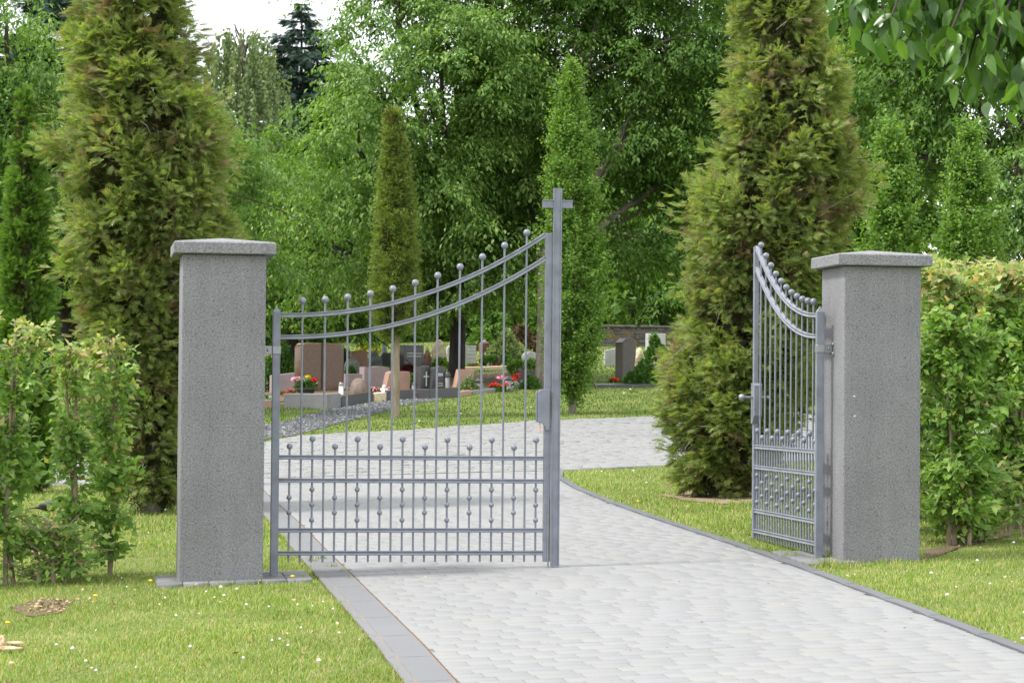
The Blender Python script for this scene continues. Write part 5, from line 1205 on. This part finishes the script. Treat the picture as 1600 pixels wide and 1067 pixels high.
# ------------------------------------------------------------------ grass
def is_lawn(x, y, pad=0.0):
    u, v = xy2uv(x, y); ok = np.ones(len(x), bool)
    road = (v < V_END + .1) & (u > np.interp(v, VL, UL) - .245 - pad) & (u < np.interp(v, VR, UR) + .075 + pad); ok &= ~road
    crs = (v > np.interp(u, NU, NV) - .08) & (v < np.interp(u, FU, FV) + .02); ok &= ~crs
    for (uc, z) in ((-.4, 0), (W + .4, 0)): ok &= ~((np.abs(u - uc) < .31) & (np.abs(v) < .31))
    ok &= ~((u > -.83) & (u < .3) & (v > -.39) & (v < .30))
    ok &= ~((u > 3.85) & (u < 4.4) & (v > -.40) & (v < .62 - (u - 3.9) * .3))
    for rg, keep in ((gravel_ring, .95), (soil_ring, .9), (chip_ring, .55), (hedge_soil, .7), (grave_ring, .93)): ok &= ~(inside(rg, x, y) & (rng.uniform(0, 1, len(x)) < keep))
    return ok
def grass(n, y0, y1, h, w, name, label, xm=.23, mat='grass'):
    y = y0 * (y1 / y0) ** rng.uniform(0, 1, n); x = rng.uniform(-1, 1, n) * (xm * y + .8)
    cl = np.sin(x * 3.1 + 1.7 * np.sin(y * 2.3)) + np.sin(y * 2.7 + 1.3 * np.sin(x * 4.1)) + np.sin(x * 9.3 - y * 6.1) * .6
    m = is_lawn(x, y, 0); x, y, cl = x[m], y[m], cl[m]; k = len(x)
    # longer tufts along kerbs and pillar feet
    hh = h * rng.uniform(.45, 1.25, k) * (1 + .18 * cl)
    a = rng.uniform(0, 6.283, k); lean = rng.uniform(.1, .75, k); ax = np.stack([np.cos(a) * lean, np.sin(a) * lean, np.ones(k)], -1)
    nm = np.stack([np.cos(a), np.sin(a), np.full(k, .2)], -1)
    o = link(name, scatter_me(name, BLADE, np.stack([x, y, ground(x, y) - .004], -1), ax, nm, hh, mat, w / hh)); tag(o, label, kind='stuff')
grass(250000, 11.4, 21.5, .037, .0058, 'grass', 'short summer grass around the gate')
grass(120000, 21.5, 34.5, .05, .0105, 'grass', 'short grass on the lawn behind the gate')
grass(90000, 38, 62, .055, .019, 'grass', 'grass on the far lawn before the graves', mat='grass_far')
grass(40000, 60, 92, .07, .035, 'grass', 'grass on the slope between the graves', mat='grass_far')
def tuft(px, py, n, r, h, seed):
    b = G(px, py); r_ = np.random.default_rng(seed); x = b[0] + r_.normal(0, r, n); y = b[1] + r_.normal(0, r, n); a = r_.uniform(0, 6.283, n); l = r_.uniform(.1, .6, n)
    return np.stack([x, y, ground(x, y)], -1), np.stack([np.cos(a) * l, np.sin(a) * l, np.ones(n)], -1), np.stack([np.cos(a), np.sin(a), np.full(n, .2)], -1), h * r_.uniform(.5, 1.2, n)
T = [tuft(*t, 500 + i) for i, t in enumerate([(285, 912, 60, .05, .06), (350, 914, 60, .07, .05), (405, 912, 50, .05, .05), (470, 905, 30, .03, .05), (505, 876, 24, .02, .07), (520, 888, 30, .02, .05), (535, 896, 24, .02, .05), (548, 906, 22, .02, .04), (486, 880, 16, .02, .09), (1290, 886, 60, .04, .10), (1310, 888, 80, .06, .09), (1345, 886, 70, .07, .07), (1400, 880, 70, .07, .06), (1278, 868, 20, .02, .10), (1235, 872, 60, .05, .07), (1190, 862, 60, .05, .08), (1296, 875, 30, .02, .12)])]
tp, ta, tn, th_ = [np.concatenate(z) for z in zip(*T)]
tag(link('grass_tufts', scatter_me('grass_tufts', BLADE, tp, ta, tn, th_, 'grass', .006 / th_)), 'long grass tufts along kerbs and pillar feet', kind='stuff')
# clover heads and dandelions
clover_head = rock_me('clover_flower', .0115, .0115, .0115, 'petal_white', .25, 1, 1)
spots = [(345, 927), (322, 934), (335, 943), (350, 940), (370, 930), (190, 912), (198, 926), (258, 944), (275, 972), (212, 1055), (150, 1060), (143, 1056), (88, 1019), (113, 1025), (134, 1045), (297, 1022), (385, 955), (420, 958), (465, 955), (488, 957), (505, 950), (520, 962), (425, 1012), (437, 1010), (450, 1020), (470, 992), (498, 1045), (530, 1000), (380, 1040), (200, 806), (215, 800), (258, 803), (232, 840), (130, 812), (117, 806), (1584, 856), (1527, 885), (1598, 1010), (1547, 922), (1455, 905), (1480, 940), (940, 742), (990, 741), (1010, 760), (720, 650), (735, 648), (830, 640), (823, 641), (655, 662), (985, 612), (975, 618)]
for i, (px, py) in enumerate(spots):
    b = G(px, py); o = bpy.data.objects.new('clover_flower', clover_head); COL.objects.link(o); o.location = b + np.array([0, 0, .042]); k = random.uniform(.55, 1.25) * (1.7 if b[1] > 30 else 1); o.scale = (k, k, k)
    zone = ('left lawn before the pillar' if px < 560 and py > 880 else 'lawn behind the left hedge' if px < 560 else 'right lawn beside the hedge' if px > 1400 else 'lawn corner beside the right kerb' if py > 730 else 'far lawn before the graves')
    tag(o, 'white clover flower head in the ' + zone, 'clover flower', 'clover flowers in the ' + zone)
dm = lathe_me('dandelion', [(.001, -.035), (.002, 0), (.014, .004), (.017, .009), (.010, .014), (.001, .015)], 'petal_yellow', 12)
for (px, py, lab) in [(338, 911, 'yellow dandelion at the foot of the left pillar'), (457, 910, 'yellow dandelion beside the left hinge post'), (149, 941, 'yellow dandelion in the left lawn'), (12, 984, 'yellow dandelion near the bark at the left edge'), (997, 790, 'yellow dandelion beside the right kerb'), (235, 917, 'small yellow dandelion left of the left pillar')]:
    b = G(px, py); o = link('dandelion', dm, None, b + np.array([0, 0, .04])); tag(o, lab, 'dandelion', 'dandelions')
# small litter on the drive and dry leaves in the grass
n = 90; x_, y_ = uv2xy(rng.uniform(.7, 3.6, n), rng.uniform(-6.2, 6, n)); p = np.stack([x_, y_, ground(x_, y_) + .017], -1)
tag(link('drive_litter', scatter_me('drive_litter', LEAF2, p, np.stack([rng.normal(0, 1, n), rng.normal(0, 1, n), np.zeros(n)], -1), np.array([0, 0, 1.]) + rng.normal(0, .4, (n, 3)), rng.uniform(.008, .022, n), 'bark_chip')), 'tiny dry leaf crumbs on the driveway', kind='stuff')
n = 380; y_ = rng.uniform(12, 22, n); x_ = rng.uniform(-1, 1, n) * .22 * y_; m = is_lawn(x_, y_); x_, y_ = x_[m], y_[m]; n = len(x_); p = np.stack([x_, y_, ground(x_, y_) + .03], -1)
tag(link('dry_leaves', scatter_me('dry_leaves', LEAF4, p, np.stack([rng.normal(0, 1, n), rng.normal(0, 1, n), rng.normal(0, .3, n)], -1), np.array([0, 0, 1.]) + rng.normal(0, .5, (n, 3)), rng.uniform(.02, .04, n), 'bark_chip')), 'dry brown leaves scattered in the grass', kind='stuff')
